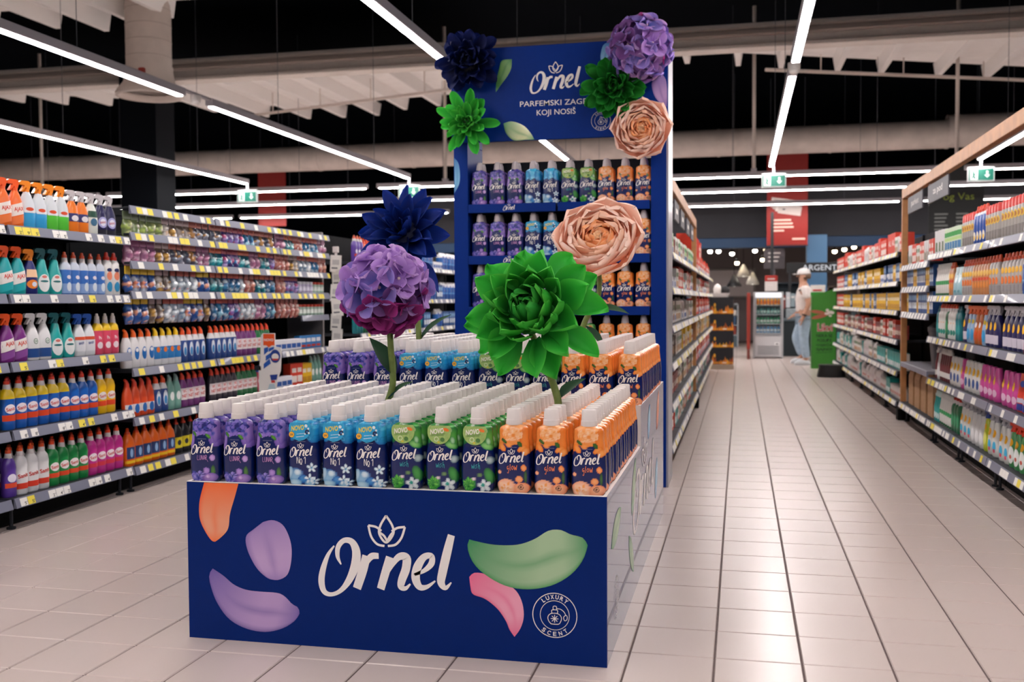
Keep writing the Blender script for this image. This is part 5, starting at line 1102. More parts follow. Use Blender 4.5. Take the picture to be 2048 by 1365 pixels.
# wooden frame
def frame(label, x, ya, yb, ztop, wd=.055):
    t = thing('wooden_frame', label, 'wooden frame', (x, yb, 0))
    ob('post', MB().bbox(-wd/2, wd/2, -wd, 0, .12, ztop-.1, .004).mesh('post', WOOD), t); ob('shoe', MB().bbox(-.06, .06, -.09, .03, 0, .12, .005).mesh('shoe', BLACK), t)
    L = yb-ya; n = max(2, int(L/2.4))
    for k in range(n): ob('beam', MB().bbox(-wd/2, wd/2, -L+k*L/n, -L+(k+1)*L/n-.004, ztop-.1, ztop, .004).mesh('beam', WOOD), t)
    ob('post', MB().bbox(-wd/2, wd/2, -L, -L+wd, .12, ztop-.1, .004).mesh('post', WOOD), t); return t
frame('light wood portal frame along the right shelving run', 1.66, 4.9, 11.24, 2.40)
SGN = mat('4c4b54', .5)
for k, (y0, y1, tx, lab) in enumerate(((10.15, 10.98, 'pod', 'grey hanging category sign nearest the right wooden post'), (8.93, 9.86, 'prod', 'grey hanging category sign in the middle of the right frame'))):
    t = thing('hanging_sign', lab, 'sign', (1.66, (y0+y1)/2, 2.12)); w_ = y1-y0
    ob('board', MB().bbox(-.006, .006, -w_/2, w_/2, 0, .165, .002).mesh('board', SGN), t)
    for y in (-w_/2+.06, w_/2-.06): ob('hook', MB().tube([(0, y, .16), (0, y, .19)], .004, 5).mesh('hook', STEEL), t)
    if k < 2:
        v, f = fit_text('za pod' if k else 'parket', .42, .075); flat_print('lettering', [(v, f, 0)], [PRINT_WHITE], lambda u, v, d: (-.006-d, -u, .085+v), t)
# far right run
R3Z = [.18, .50, .83, 1.14, 1.45, 1.76]
R6N = ('bottom', 'second lowest', 'third lowest', 'third highest', 'second highest', 'top')
MIX = [[('jr_w', 3), ('rl_w', 2), ('bx_t', 2), ('jr_w', 4)], [('bx_c', 4), ('bx_t', 2), ('rl_w', 3)], [('bx_m', 3), ('bx_r', 2), ('bx_c', 4)], [('bx_n', 3), ('bx_y', 6), ('bx_y', 3)], [('bx_n', 2), ('bx_y', 4), ('bx_w', 2), ('bx_y', 2)], [('bx_al', 1), ('bx_r', 3), ('rl_w', 2), ('bx_c', 2), ('bx_r', 2)]]
for n, (y0, y1) in enumerate(((11.35, 12.6), (12.605, 13.85), (13.855, 15.1), (15.105, 16.35), (16.355, 17.6), (17.605, 18.85))):
    bay('rf', f'far right shelving bay behind the wooden post, {ORD[n+1]} from the post', XR, y0, y1, -1, R3Z, 2.0, seed=80+n, tags=(8, 9))
    for k, z in enumerate(R3Z):
        it = shuffle_items(MIX[k], n*10+k); it = ([('bx_r', 6)] if n == 5 and k > 1 else it)
        fill(it, XR, y0, y1, -1, z, f'{R6N[k]} shelf of {ORD[n+1]} far right bay', simple=True, mass=n > 2, group='goods in the far right run')
# ---- middle run behind the rack -------------------------------------------
XM = -.5
MZ = [.20, .50, .80, 1.08, 1.36, 1.62]
MX = [[('bx_k', 3), ('bx_c', 2), ('bx_n', 1), ('bx_t', 1), ('bx_r', 1)], [('bx_k', 4), ('bx_m', 2), ('bx_c', 3)], [('jr_w', 3), ('bx_y', 1), ('bx_c', 3), ('bx_k', 2)], [('rl_w', 3), ('bx_w', 2), ('bx_c', 3)], [('bx_w', 3), ('jr_g', 2), ('bx_c', 2), ('bx_r', 1)], [('bx_c', 2), ('bx_m', 3), ('gn_p', 1), ('bx_c', 3)], ]
for n, (y0, y1) in enumerate(((7.42, 8.55), (8.555, 9.7), (9.705, 10.85), (10.855, 12.0), (12.15, 13.4), (13.405, 14.65), (14.655, 15.9), (15.905, 17.1), (17.105, 18.3))):
    bay('mid', f'shelving bay on the left of the right-hand aisle, {ORD[n+1]} from the display rack', XM, y0, y1, 1, MZ, 1.75, seed=100+n, tags=(8, 9))
    for k, z in enumerate(MZ):
        it = shuffle_items(MX[k], n*10+k); it = ([('bx_r', 3), ('bx_w', 2), ('rs_d', 2)] if n >= 4 and k % 2 else it)
        fill(it, XM, y0, y1, 1, z, f"{R6N[k]} shelf of {ORD[n+1]} aisle bay", simple=True, mass=n > 1, group='goods left of the aisle')
    if n < 9:
        fill([('rl_w', 3), ('bx_c', 2)] if n < 4 else [('bx_al', 2), ('bx_r', 3)], XM, y0, y1, 1, MZ[-1]+.19, f'stacked highest in {ORD[n+1]} aisle bay', simple=True, depth_in=.04, mass=True, group='goods left of the aisle') if n in (4, 5) else None
frame('light wood portal frame along the shelving left of the aisle', -.53, 7.36, 12.08, 2.20)
for k, y in enumerate((7.75, 8.7, 9.6, 10.6, 11.5)):
    t = thing('hanging_sign', f'small grey hanging sign on the frame left of the aisle, {ORD[k+1]} from the rack', 'sign', (-.53, y, 1.93))
    ob('board', MB().bbox(-.006, .006, -.3, .3, 0, .16, .002).mesh('board', SGN), t)
    flat_print('lettering', [([(-.12, .06), (.12, .06), (.12, .1), (-.12, .1)], [(0, 1, 2, 3)], 0)], [PRINT_WHITE], lambda u, v, d: (.006+d, u, v), t)
    for yy in (-.24, .24): ob('hook', MB().tube([(0, yy, .155), (0, yy, .18)], .004, 5).mesh('hook', STEEL), t)

o = ob('distant_goods', MASS.mesh('distant_goods', MASS_MATS, True, True, auto=40)); o['kind'] = 'stuff'
tag(o, 'small packaged goods on the distant shelves, too far to tell apart', 'goods')
# ================================================================== BACK OF THE HALL
# stack of charcoal boxes
FIRE = [mat('e0801c', .5), mat('f2b030', .5), mat('f4e8d0', .5), mat('a8501c', .5)]
t = thing('pallet', 'low pale wooden pallet under the black boxes', 'pallet', (-.33, 18.95, 0))
for k in range(5): ob('board', MB().bbox(-.22+k*.09, -.15+k*.09, -.2, .2, .07, .09, .002).mesh('board', mat('b8a898', .7)), t)
for y in (-.17, 0, .17): ob('bearer', MB().bbox(-.22, .22, y-.03, y+.03, 0, .07, .003).mesh('bearer', mat('a89888', .7)), t)
for k in range(4):
    z = .09+k*.305; t = thing('carton', f'black carton printed with flames, {["lowest", "second lowest", "third", "topmost"][k]} of the stack', 'box', (-.33, 18.95, z), random.uniform(-.03, .03), 'flame printed cartons')
    ob('box', MB().bbox(-.21, .21, -.19, .19, 0, .302, .004).mesh('box', mat('191c22', .5)), t)
    rg = random.Random(3+k); Ls = []
    for i in range(11):
        x = -.19+i*.038; h = .05+.05*rg.random() if 2 < i < 7 else .07+.11*rg.random()
        Ls.append(([(x-.022, .004), (x+.022, .004), (x+.02, h*.5), (x+rg.uniform(-.015, .015), h), (x-.018, h*.45)], [(0, 1, 2, 3, 4)], rg.choice((0, 0, 1, 3))))
        Ls.append((*disc2d(x, .03, .012, .02, 10), 1))
    Ls.append((*disc2d(-.12, .16, .018, .035, 12), 1)); Ls.append(([(0.02, .02), (.09, .02), (.09, .045), (.02, .045)], [(0, 1, 2, 3)], 2))
    flat_print('flame_print', Ls, FIRE, lambda u, v, d: (u, -.19-d, v), t)
t = thing('basket', 'white tray of goods on top of the black carton stack', 'basket', (-.36, 18.95, 1.312))
ob('tray', MB().loft([se_ring(.14, .12, 0, 20, 4), se_ring(.17, .14, .07, 20, 4)]).mesh('tray', WHITE), t)
ob('white_bundle', MB().loft([se_ring(.06, .06, .06, 14, 2), se_ring(.075, .07, .14, 14, 2), se_ring(.05, .05, .21, 14, 2), se_ring(.01, .01, .24, 14, 2)]).mesh('white_bundle', WHITE, True), t, (-.05, 0, 0))
ob('black_bundle', MB().loft([se_ring(.06, .06, .06, 14, 2), se_ring(.085, .07, .12, 14, 2), se_ring(.06, .05, .18, 14, 2), se_ring(.01, .01, .2, 14, 2)]).mesh('black_bundle', mat('1a1a1e', .6), True), t, (.09, .02, 0))
# drinks fridge
t = thing('drinks_fridge', 'silver glass-front drinks fridge at the end of the aisle', 'fridge', (.585, 22.7, 0))
FR = mat('b4b6b8', .35, metal=.5)
ob('cabinet', MB().box(-.31, -.275, -.3, .3, 0, 1.42).box(.275, .31, -.3, .3, 0, 1.42).box(-.275, .275, .26, .3, .02, 1.42).box(-.275, .275, -.3, .26, 1.38, 1.42).box(-.275, .275, -.3, .26, .02, .5).mesh('cabinet', FR), t)
ob('lower_panel', MB().bbox(-.27, .27, -.315, -.30, .04, .48, .005).mesh('lower_panel', mat('c4c4c6', .4)), t)
for k in range(9): ob('vent_slot', MB().bbox(-.22, .22, -.32, -.315, .08+k*.022, .088+k*.022, .001).mesh('vent_slot', mat('77797c', .5)), t)
ob('display', MB().bbox(.13, .23, -.325, -.315, .28, .34, .003).mesh('display', mat('e8e8e8', .4)), t); ob('display_window', MB().bbox(.155, .205, -.328, -.325, .30, .32, .001).mesh('display_window', BLACK), t)
ob('header', MB().bbox(-.27, .27, -.315, -.30, 1.3, 1.40, .004).mesh('header', mat('e2e6ea', .4, emis=.5)), t)
ob('interior_lamp', MB().bbox(-.25, .25, -.28, -.24, 1.355, 1.375, .003).mesh('interior_lamp', emis_mat('fridge_light', (.9, .97, 1), 5)), t)
for k in range(4): ob('shelf', MB().bbox(-.27, .27, -.28, .25, .53+k*.2, .545+k*.2, .002).mesh('shelf', mat('d8dadc', .4)), t)
gm = bpy.data.materials.new('thin_glass'); gm.use_nodes = True; nt = gm.node_tree; nt.nodes.remove(nt.nodes['Principled BSDF'])
g1 = nt.nodes.new('ShaderNodeBsdfTransparent'); g1.inputs[0].default_value = (.93, .96, .96, 1); g2 = nt.nodes.new('ShaderNodeBsdfGlossy'); g2.inputs['Roughness'].default_value = .03; mx = nt.nodes.new('ShaderNodeMixShader'); mx.inputs[0].default_value = .07
nt.links.new(g1.outputs[0], mx.inputs[1]); nt.links.new(g2.outputs[0], mx.inputs[2]); nt.links.new(mx.outputs[0], nt.nodes['Material Output'].inputs[0])
dr = ob('door', MB().box(-.275, -.25, -.325, -.3, .5, 1.3).box(.25, .275, -.325, -.3, .5, 1.3).box(-.25, .25, -.325, -.3, .5, .525).box(-.25, .25, -.325, -.3, 1.28, 1.3).mesh('door', mat('9a9ca0', .4)), t)
ob('pane', MB().box(-.25, .25, -.316, -.312, .525, 1.28).mesh('pane', gm), dr); ob('handle', MB().bbox(.255, .27, -.35, -.325, .75, 1.05, .004).mesh('handle', STEEL), dr)
cols = [('1f8ac8', 'e8f0f4'), ('2a9a6a', 'e8f0e8'), ('16706a', 'cfe8e0'), ('f09a1c', 'e8701c')]
cnames = ('blue', 'green', 'teal', 'orange')
for k in range(4):
    me_b = MB().lathe([(0, .026), (.005, .03), (.1, .03), (.13, .012), (.15, .012)], 10).mesh('bottle', GLOSS(cols[k][0]), True); me_l = MB().lathe([(.03, .0305), (.08, .0305)], 10, caps=False).mesh('label', mat(cols[k][1], .4), True)
    for n in range(7):
        b_ = thing('drink_bottle', f'small {cnames[k]} drink bottle in the fridge, {ORD[n+1]} from left', 'bottle', (.585-.22+n*.073, 22.50, .545+k*.2), group='drinks in the fridge'); ob('body', me_b, b_); ob('label', me_l, b_)
# barrier
t = thing('barrier', 'narrow red barrier panel beside the drinks fridge', 'barrier', (.17, 22.3, 0)); ob('panel', MB().bbox(-.035, .035, -.25, .25, .2, 1.4, .01).mesh('panel', mat('8e2a1a', .5)), t); ob('foot', MB().bbox(-.03, .03, -.3, .3, 0, .2, .01).mesh('foot', mat('6a2a20', .5)), t)
# counter
t = thing('checkout_counter', 'dark checkout counter between the fridge and the man', 'counter', (1.35, 23.6, 0))
ob('front', MB().bbox(-.45, .5, -.3, .3, 0, .78, .01).mesh('front', mat('16242a', .5)), t); ob('worktop', MB().bbox(-.47, .52, -.33, .33, .78, .82, .006).mesh('worktop', mat('5a6a72', .4)), t)
ob('bag_rack', MB().bbox(-.35, .3, -.2, .2, .82, 1.05, .02).mesh('bag_rack', mat('8a9498', .6, var=.3)), t)
for k in range(7):
    x = .95+.1*k; c = random.choice(('2a3a44', '8a9aa0', '1f4a6a', 'c0c4c8', '7a3a34')); b_ = thing('magazine', f'magazine standing on the checkout counter, {ORD[k+1]} from left', 'magazine', (x, 23.75, 1.05+.02*(k % 3)), group='magazines at the checkout')
    ob('cover', MB().bbox(-.045, .045, -.01, .01, 0, .3+.05*(k % 2), .002).mesh('cover', mat(c, .4)), b_); ob('title', MB().bbox(-.035, .035, -.012, -.01, .2, .24, .0005).mesh('title', mat('d8d4d0', .4)), b_)
# green promotional stand
t = thing('promo_stand', 'green cardboard promotional stand with washing hands picture', 'display stand', (1.485, 19.2, 0))
GR = mat('3c8f2e', .5, var=.06, scale=4)
ob('front_board', MB().prism([(-.21, 0), (.2, 0), (.2, 1.455), (-.21, 1.325)], -.012, 0).mesh('front_board', GR), t); ob('side_board', MB().bbox(.2, .212, -.012, .25, 0, 1.45, .002).mesh('side_board', mat('123018', .5)), t)
ob('side_board', MB().bbox(-.222, -.21, -.012, .25, 0, 1.32, .002).mesh('side_board', mat('2f7a24', .5)), t)
fg = lambda u, v, d: (u, -.012-d, v)
v1, f1 = fit_text('Likvi', .27, .15, bold=.06); v2, f2 = fit_text('Likvi', .26, .14, bold=.02)
Ls = [([(x+.01, z+.75) for x, z in v1], f1, 1), ([(x+.01, z+.75) for x, z in v2], f2, 0)]
for k, s2 in enumerate(('NEKA SE', 'POSUĐE', 'OSJEĆA', 'SJAJNO!')):
    v, f = fit_text(s2, .28 if k != 1 else .25, .06, bold=.02); Ls.append(([(x, z+.60-k*.085) for x, z in v], f, 2))
Ls.append(([(-.14, .285), (.14, .30), (.14, .306), (-.14, .292)], [(0, 1, 2, 3)], 2))
for cx, cz, rx, rz, th, m_ in ((-.12, 1.03, .12, .032, -.12, 3), (-.08, .95, .15, .036, .25, 3), (.04, 1.0, .06, .035, .2, 3), (.07, 1.01, .055, .028, .5, 1), (.12, 1.02, .05, .03, -.2, 1), (.05, 1.06, .03, .025, 0, 1), (.1, .96, .028, .02, 0, 1), (.02, 1.0, .02, .02, 0, 1)):
    Ls.append((*disc2d(cx, cz, rx, rz, 20, th), m_))
flat_print('stand_art', Ls, [mat('b8242c', .5), mat('eee8e2', .5), mat('14351a', .5), mat('b86a50', .5)], fg, t)
t = thing('stand_topper', 'white topper card with red script above the green stand', 'sign', (1.40, 19.5, 1.32)); ob('card', MB().bbox(-.14, .12, 0, .01, 0, .2, .002).mesh('card', WHITE), t); ob('green_strip', MB().bbox(-.14, .12, -.004, 0, 0, .07, .001).mesh('green_strip', mat('2f9a34', .5)), t); ob('red_script', MB().bbox(-.1, .06, -.004, 0, .09, .12, .001).mesh('red_script', mat('c8302a', .5)), t)
t = thing('black_bucket', 'low black oval tub on the floor before the green stand', 'tub', (1.44, 17.2, 0))
ob('shell', MB().loft([se_ring(.22, .17, 0, 24, 3), se_ring(.225, .175, .015, 24, 3), se_ring(.19, .15, .17, 24, 3), se_ring(.19, .15, .19, 24, 3)]).mesh('shell', mat('14171a', .45), True, auto=40), t); ob('rim', MB().loft([se_ring(.2, .16, .18, 24, 3), se_ring(.2, .16, .2, 24, 3)]).mesh('rim', mat('1c1f24', .4)), t)

# ---- the man ------------------------------------------------------------
def skin_obj(name, J, E, m, parent, sub=2):
    names = list(J); me = bpy.data.meshes.new(name); me.from_pydata([J[n][0] for n in names], [(names.index(a), names.index(b)) for a, b in E], [])
    o = ob(name, me, parent); me.materials.append(m)
    md = o.modifiers.new('Skin', 'SKIN'); md.use_smooth_shade = True
    sv = me.skin_vertices[0].data if me.skin_vertices else None
    if sv is None:
        me.attributes.new; bm = bmesh.new(); bm.from_mesh(me); bm.verts.layers.skin.verify(); bm.to_mesh(me); bm.free(); sv = me.skin_vertices[0].data
    for i, n in enumerate(names):
        r = J[n][1]; sv[i].radius = r if isinstance(r, tuple) else (r, r); sv[i].use_root = (i == 0)
    s2 = o.modifiers.new('Sub', 'SUBSURF'); s2.levels = sub; s2.render_levels = sub
    return o
SKIN = mat('b98a72', .55); SHIRT = mat('d9cfca', .8, var=.05); JEANS = mat('9fb4c6', .8, var=.12, scale=12); SHOE = mat('c9ccd0', .6)
# faces -X ; x forward is negative
man = thing('person', 'man in white cap, white T-shirt and light jeans standing side-on by the green stand', 'person', (1.20, 20.3, 0), .0)
BJ = {'pelvis': ((0, 0, .95), (.13, .12)), 'waist': ((0, 0, 1.08), (.125, .13)), 'chest': ((-.01, 0, 1.3), (.135, .155)), 'neckb': ((.0, 0, 1.50), (.075, .085)), 'neck': ((-.015, 0, 1.56), .058), 'headb': ((-.025, 0, 1.64), (.075, .07)), 'head': ((-.02, 0, 1.72), (.092, .078)), 'top': ((-.012, 0, 1.80), (.07, .062)),
      'shL': ((.01, -.19, 1.45), .062), 'elL': ((.055, -.235, 1.18), .046), 'wrL': ((-.02, -.235, .94), .033), 'haL': ((-.045, -.23, .86), (.04, .022)),
      'shR': ((.01, .19, 1.45), .062), 'elR': ((.04, .235, 1.18), .046), 'wrR': ((-.11, .2, .98), .033), 'haR': ((-.17, .19, .93), (.04, .022)),
      'hiL': ((.0, -.09, .88), .095), 'knL': ((-.015, -.10, .49), .06), 'anL': ((.03, -.10, .10), .042), 'toL': ((-.10, -.10, .05), .038),
      'hiR': ((-.0, .09, .88), .095), 'knR': ((-.13, .10, .52), .06), 'anR': ((-.02, .10, .16), .042), 'toR': ((-.13, .10, .06), .038)}
BE = [('pelvis', 'waist'), ('waist', 'chest'), ('chest', 'neckb'), ('neckb', 'neck'), ('neck', 'headb'), ('headb', 'head'), ('head', 'top'), ('neckb', 'shL'), ('shL', 'elL'), ('elL', 'wrL'), ('wrL', 'haL'), ('neckb', 'shR'), ('shR', 'elR'), ('elR', 'wrR'), ('wrR', 'haR'), ('pelvis', 'hiL'), ('hiL', 'knL'), ('knL', 'anL'), ('anL', 'toL'), ('pelvis', 'hiR'), ('hiR', 'knR'), ('knR', 'anR'), ('anR', 'toR')]
for sd, (hx, hy, hz), (dx, dz) in (('L', (-.045, -.23, .86), (-.25, -1)), ('R', (-.17, .19, .93), (-.8, -.6))):
    for k, (off, ln) in enumerate(((-.027, .07), (-.009, .082), (.009, .078), (.026, .062))):
        a, b_, c = f'f{sd}{k}a', f'f{sd}{k}b', f'f{sd}{k}c'
        BJ[a] = ((hx+dx*.02, hy+off*.9, hz+dz*.02), .0095); BJ[b_] = ((hx+dx*(.02+ln*.6), hy+off, hz+dz*(.02+ln*.6)), .009); BJ[c] = ((hx+dx*(.02+ln)-.012, hy+off, hz+dz*(.02+ln)), .0075)
        BE += [('ha'+sd, a), (a, b_), (b_, c)]
    BJ['t'+sd+'a'] = ((hx-.035, hy+.01, hz-.005), .011); BJ['t'+sd+'b'] = ((hx-.055, hy+.012, hz-.045), .009); BE += [('wr'+sd, 't'+sd+'a'), ('t'+sd+'a', 't'+sd+'b')]
body = skin_obj('body', BJ, BE, SKIN, man)
skin_obj('nose', {'a': ((-.10, 0, 1.725), .016), 'b': ((-.125, 0, 1.69), .017)}, [('a', 'b')], SKIN, man)
for y in (-.074, .074): ob('ear', MB().lathe([(-.008, .01), (0, .026), (.008, .022)], 10).mesh('ear', SKIN, True), man, (.0, y, 1.70), (PI/2, 0, 0), scale=(.7, 1.1, 1))
for y in (-.032, .032): ob('eye', MB().lathe([(-.004, .006), (0, .011), (.004, .006)], 8).mesh('eye', mat('2a2220', .3), True), man, (-.105, y, 1.728), (0, PI/2, 0))
ob('mouth', MB().bbox(-.004, .004, -.024, .024, -.004, .004, .002).mesh('mouth', mat('8a4a42', .5)), man, (-.103, 0, 1.648))
skin_obj('beard', {'a': ((-.075, 0, 1.612), (.032, .04)), 'b': ((-.04, 0, 1.60), (.035, .06)), 'c': ((.0, 0, 1.635), (.03, .073))}, [('a', 'b'), ('b', 'c')], mat('7a5c4a', .8), man)
ob('hair', MB().loft([se_ring(.075, .079, 1.65, 16, 2), se_ring(.088, .082, 1.70, 16, 2), se_ring(.09, .083, 1.75, 16, 2)]).mesh('hair', mat('6a5444', .8), True), man, (.014, 0, 0))
skin_obj('shirt', {'a': ((0, 0, .98), (.148, .15)), 'w': ((0, 0, 1.1), (.145, .15)), 'c': ((-.012, 0, 1.32), (.152, .172)), 'n': ((.0, 0, 1.475), (.092, .11)), 'l': ((.01, -.19, 1.455), .078), 'll': ((.035, -.228, 1.25), .068), 'r': ((.01, .19, 1.455), .078), 'rr': ((.03, .228, 1.25), .068)}, [('a', 'w'), ('w', 'c'), ('c', 'n'), ('n', 'l'), ('l', 'll'), ('n', 'r'), ('r', 'rr')], SHIRT, man)
skin_obj('jeans', {'p': ((0, 0, .97), (.145, .14)), 'l': ((0, -.09, .86), .112), 'lk': ((-.015, -.10, .49), .08), 'la': ((.03, -.10, .12), .066), 'r': ((0, .09, .86), .112), 'rk': ((-.13, .10, .52), .08), 'ra': ((-.03, .10, .17), .066)}, [('p', 'l'), ('l', 'lk'), ('lk', 'la'), ('p', 'r'), ('r', 'rk'), ('rk', 'ra')], JEANS, man)
ob('belt', MB().loft([se_ring(.152, .15, .955, 20, 2), se_ring(.152, .15, .985, 20, 2)]).mesh('belt', mat('8a98a4', .7)), man)
for x0, y in ((.03, -.10), (-.02, .10)): ob('shoe', MB().loft([se_ring(.125, .045, .0, 18, 2.6), se_ring(.13, .05, .03, 18, 2.6), se_ring(.115, .045, .07, 18, 2.6), se_ring(.06, .04, .10, 18, 2.6)]).mesh('shoe', SHOE, True), man, (x0-.06, y, 0 if y < 0 else .02))
cp = ob('cap', MB().loft([se_ring(.104, .092, 1.735, 20, 2), se_ring(.106, .094, 1.77, 20, 2), se_ring(.092, .084, 1.82, 20, 2), se_ring(.055, .05, 1.85, 20, 2), se_ring(.01, .01, 1.86, 20, 2)]).mesh('cap', mat('dedad8', .7), True), man, (-.012, 0, 0))
ob('visor', MB().loft([se_ring(.05, .075, 1.735, 16, 2.4), se_ring(.05, .075, 1.748, 16, 2.4)]).mesh('visor', mat('d0ccca', .7)), man, (-.14, 0, 0), (0, .0, 0))
ob('watch', MB().lathe([(-.014, .041), (.014, .041)], 14).mesh('watch', mat('23252a', .4)), man, (-.015, -.236, .96), (0, .3, 0))
skin_obj('bag_strap', {'a': ((-.10, -.12, 1.42), .012), 'b': ((-.02, -.165, 1.48), .012), 'c': ((.09, -.14, 1.40), .012), 'd': ((.13, -.1, 1.2), .012)}, [('a', 'b'), ('b', 'c'), ('c', 'd')], mat('4a4a50', .7), man, 1)

man.scale = (1.18, 1.08, 1.0)
# ---- banners, fascia, shop beyond ----------------------------------------
RED = mat('8e1a12', .6, var=.05)
t = thing('red_banner', 'large red hanging banner with white cards and text over the right aisle', 'banner', (1.1, 25.6, 2.58))
ob('cloth', MB().bbox(-.48, .48, -.004, .004, 0, 2.45, .001).mesh('cloth', RED), t); ob('lower_bar', MB().bbox(-.49, .49, -.012, .012, -.03, .0, .003).mesh('lower_bar', mat('4a1a14', .5)), t); ob('upper_bar', MB().bbox(-.49, .49, -.012, .012, 2.45, 2.48, .003).mesh('upper_bar', mat('4a1a14', .5)), t)
for x in (-.4, .4): ob('wire', MB().tube([(x, 0, 2.47), (x, 0, 4.015)], .006, 5).mesh('wire', mat('5a5d63', .5)), t)
Ls = []
for k in range(4):
    x, z = -.12+.06*k, 1.0-.05*k; a = -.16; w_, h = .27, .12; P = [(-w_, -h), (w_, -h), (w_, h), (-w_, h)]
    Ls.append(([(x+u*math.cos(a)-v*math.sin(a), z+u*math.sin(a)+v*math.cos(a)) for u, v in P], [(0, 1, 2, 3)], k % 2))
for k, w_ in enumerate((.42, .46, .48, .26)): Ls.append(([(-.33, .58-k*.085), (-.33+w_, .58-k*.085), (-.33+w_, .62-k*.085), (-.33, .62-k*.085)], [(0, 1, 2, 3)], 2))
Ls.append(([(.12, .12), (.42, .12), (.42, .16), (.12, .16)], [(0, 1, 2, 3)], 2)); Ls.append((*disc2d(-.08, .86, .04, .015, 12), 3))
flat_print('banner_print', Ls, [mat('d8cec8', .6), mat('c4b8b2', .6), mat('e8c4b4', .6), INK], lambda u, v, d: (u, -.004-d, v), t)
for k, (x, y, z0, z1, w_, lab) in enumerate(((-12.3, 25.4, 3.3, 4.9, .8, 'dark red hanging banner above the left shelving'), (-16.2, 25.4, 3.3, 4.9, .62, 'dark red hanging banner beside the dark column'))):
    t = thing('red_banner', lab, 'banner', (x, y, z0)); ob('cloth', MB().bbox(-w_/2, w_/2, -.004, .004, 0, z1-z0, .001).mesh('cloth', mat('8c1a14', .55)), t); ob('upper_bar', MB().bbox(-w_/2, w_/2, -.01, .01, z1-z0, z1-z0+.03, .002).mesh('upper_bar', mat('4a1a14', .5)), t)
    for xx in (-w_*.4, w_*.4): ob('wire', MB().tube([(xx, 0, z1-z0+.02), (xx, 0, 6.595-z0)], .006, 5).mesh('wire', mat('5a5d63', .5)), t)
# fascia
t = thing('shop_fascia', 'dark grey fascia with a blue stripe over the entrance of the shop beyond', 'fascia', (0, 27.2, 0))
ob('board', MB().bbox(-9, 12, 0, .2, 2.86, 4.1, .01).mesh('board', mat('33343a', .7, var=.1, scale=1)), t); ob('blue_stripe', MB().bbox(-9, 12, -.01, .2, 2.6, 2.86, .01).mesh('blue_stripe', mat('123f66', .5)), t)
for x in (-5.2, 4.6, 9.0): ob('pier', MB().bbox(x-.3, x+.3, 0, .2, 0, 2.6, .01).mesh('pier', mat('22242a', .7)), t)
t = thing('blue_column', 'pale blue square column beside the shop entrance', 'column', (1.84, 26.4, 0)); ob('shaft', MB().bbox(-.24, .24, -.2, .2, .12, 2.85, .01).mesh('shaft', mat('4f7aa0', .5)), t); ob('base', MB().bbox(-.27, .27, -.23, .23, 0, .12, .01).mesh('base', mat('3a4a5a', .5)), t)
t = thing('jeweller_sign', 'black sign board with pale capital lettering behind the man', 'sign', (1.75, 25.2, 1.89)); ob('board', MB().bbox(-.68, .75, 0, .06, 0, .24, .004).mesh('board', mat('0c0d10', .4)), t)
v, f = fit_text('ARGENTI', .82, .13); flat_print('lettering', [([(x+.10, z+.12) for x, z in v], f, 0)], [mat('c4ccd4', .4, emis=.4)], lambda u, v, d: (u, -d, v), t)
for x in (-.6, .68): ob('leg', MB().bbox(x-.03, x+.03, 0, .06, -1.89, 0, .004).mesh('leg', mat('14161a', .5)), t)
# shop room beyond the opening
o = struct(ob('wall_shop', MB().box(-4.6, 4.6, 31.6, 31.8, 0, 3.0).mesh('wall_shop', mat('6a5f60', .7, var=.1)))); o['label'] = 'taupe back wall of the shop beyond the checkouts'
t = thing('shop_window', 'pale framed panel on the back wall of the shop beyond', 'panel', (-.3, 31.5, 1.3)); ob('frame', MB().bbox(-.75, .75, 0, .06, 0, .9, .01).mesh('frame', mat('77706e', .6)), t); ob('pane', MB().bbox(-.68, .68, -.01, 0, .06, .84, .004).mesh('pane', mat('b4a8a8', .5)), t)
WARM = emis_mat('warm_bulb', (1., .78, .52), 22); WHITEB = emis_mat('white_bulb', (1., .93, .84), 22)
for k, (x, z, m_) in enumerate(((-.83, 2.6, WHITEB), (-.6, 2.6, WHITEB), (-.23, 2.53, WHITEB), (.39, 2.6, WHITEB), (.685, 2.62, WARM), (-.095, 2.27, WARM), (.6, 2.35, WARM), (-1.3, 2.58, WHITEB), (2.5, 2.55, WARM), (2.75, 2.6, WARM), (3.0, 2.66, WARM))):
    t = thing('spot_lamp', f'glowing spot lamp in the shop beyond, {ORD[k+1]} of eleven', 'lamp', (x, 29, z)); ob('bulb', MB().lathe([(-.05, .01), (-.035, .05), (0, .062), (.035, .05)], 14).mesh('bulb', m_, True), t); ob('holder', MB().lathe([(.03, .055), (.12, .04), (.13, .01)], 12).mesh('holder', mat('1a1a1e', .5), True), t); ob('rod', MB().tube([(0, 0, .12), (0, 0, 3.0-z)], .008, 6).mesh('rod', BLACK), t)
for k, (x, z, lit, lab) in enumerate(((.08, 2.0, 1, 'pale cone pendant lamp in the shop beyond, tallest'), (.33, 1.78, 1, 'pale drop pendant lamp in the shop beyond, right'), (-.17, 1.72, 0, 'black triangular wire pendant lamp in the shop beyond'))):
    t = thing('pendant_lamp', lab, 'lamp', (x, 29.2, z)); ob('shade', MB().lathe([(-.1, .17 if lit else .2), (-.08, .18 if lit else .21), (.06, .12), (.2, .05), (.24, .025)], 20, caps=False).mesh('shade', mat('d8d2c8' if lit else '2a2a2e', .4), True), t)
    ob('bulb', MB().lathe([(-.1, .02), (-.07, .1), (-.02, .1), (0, .03)], 14).mesh('bulb', emis_mat('pendant_glow', (1., .92, .8), 6 if lit else 2.5), True), t); ob('cord', MB().tube([(0, 0, .23), (0, 0, 3.0-z)], .008, 6).mesh('cord', BLACK), t)
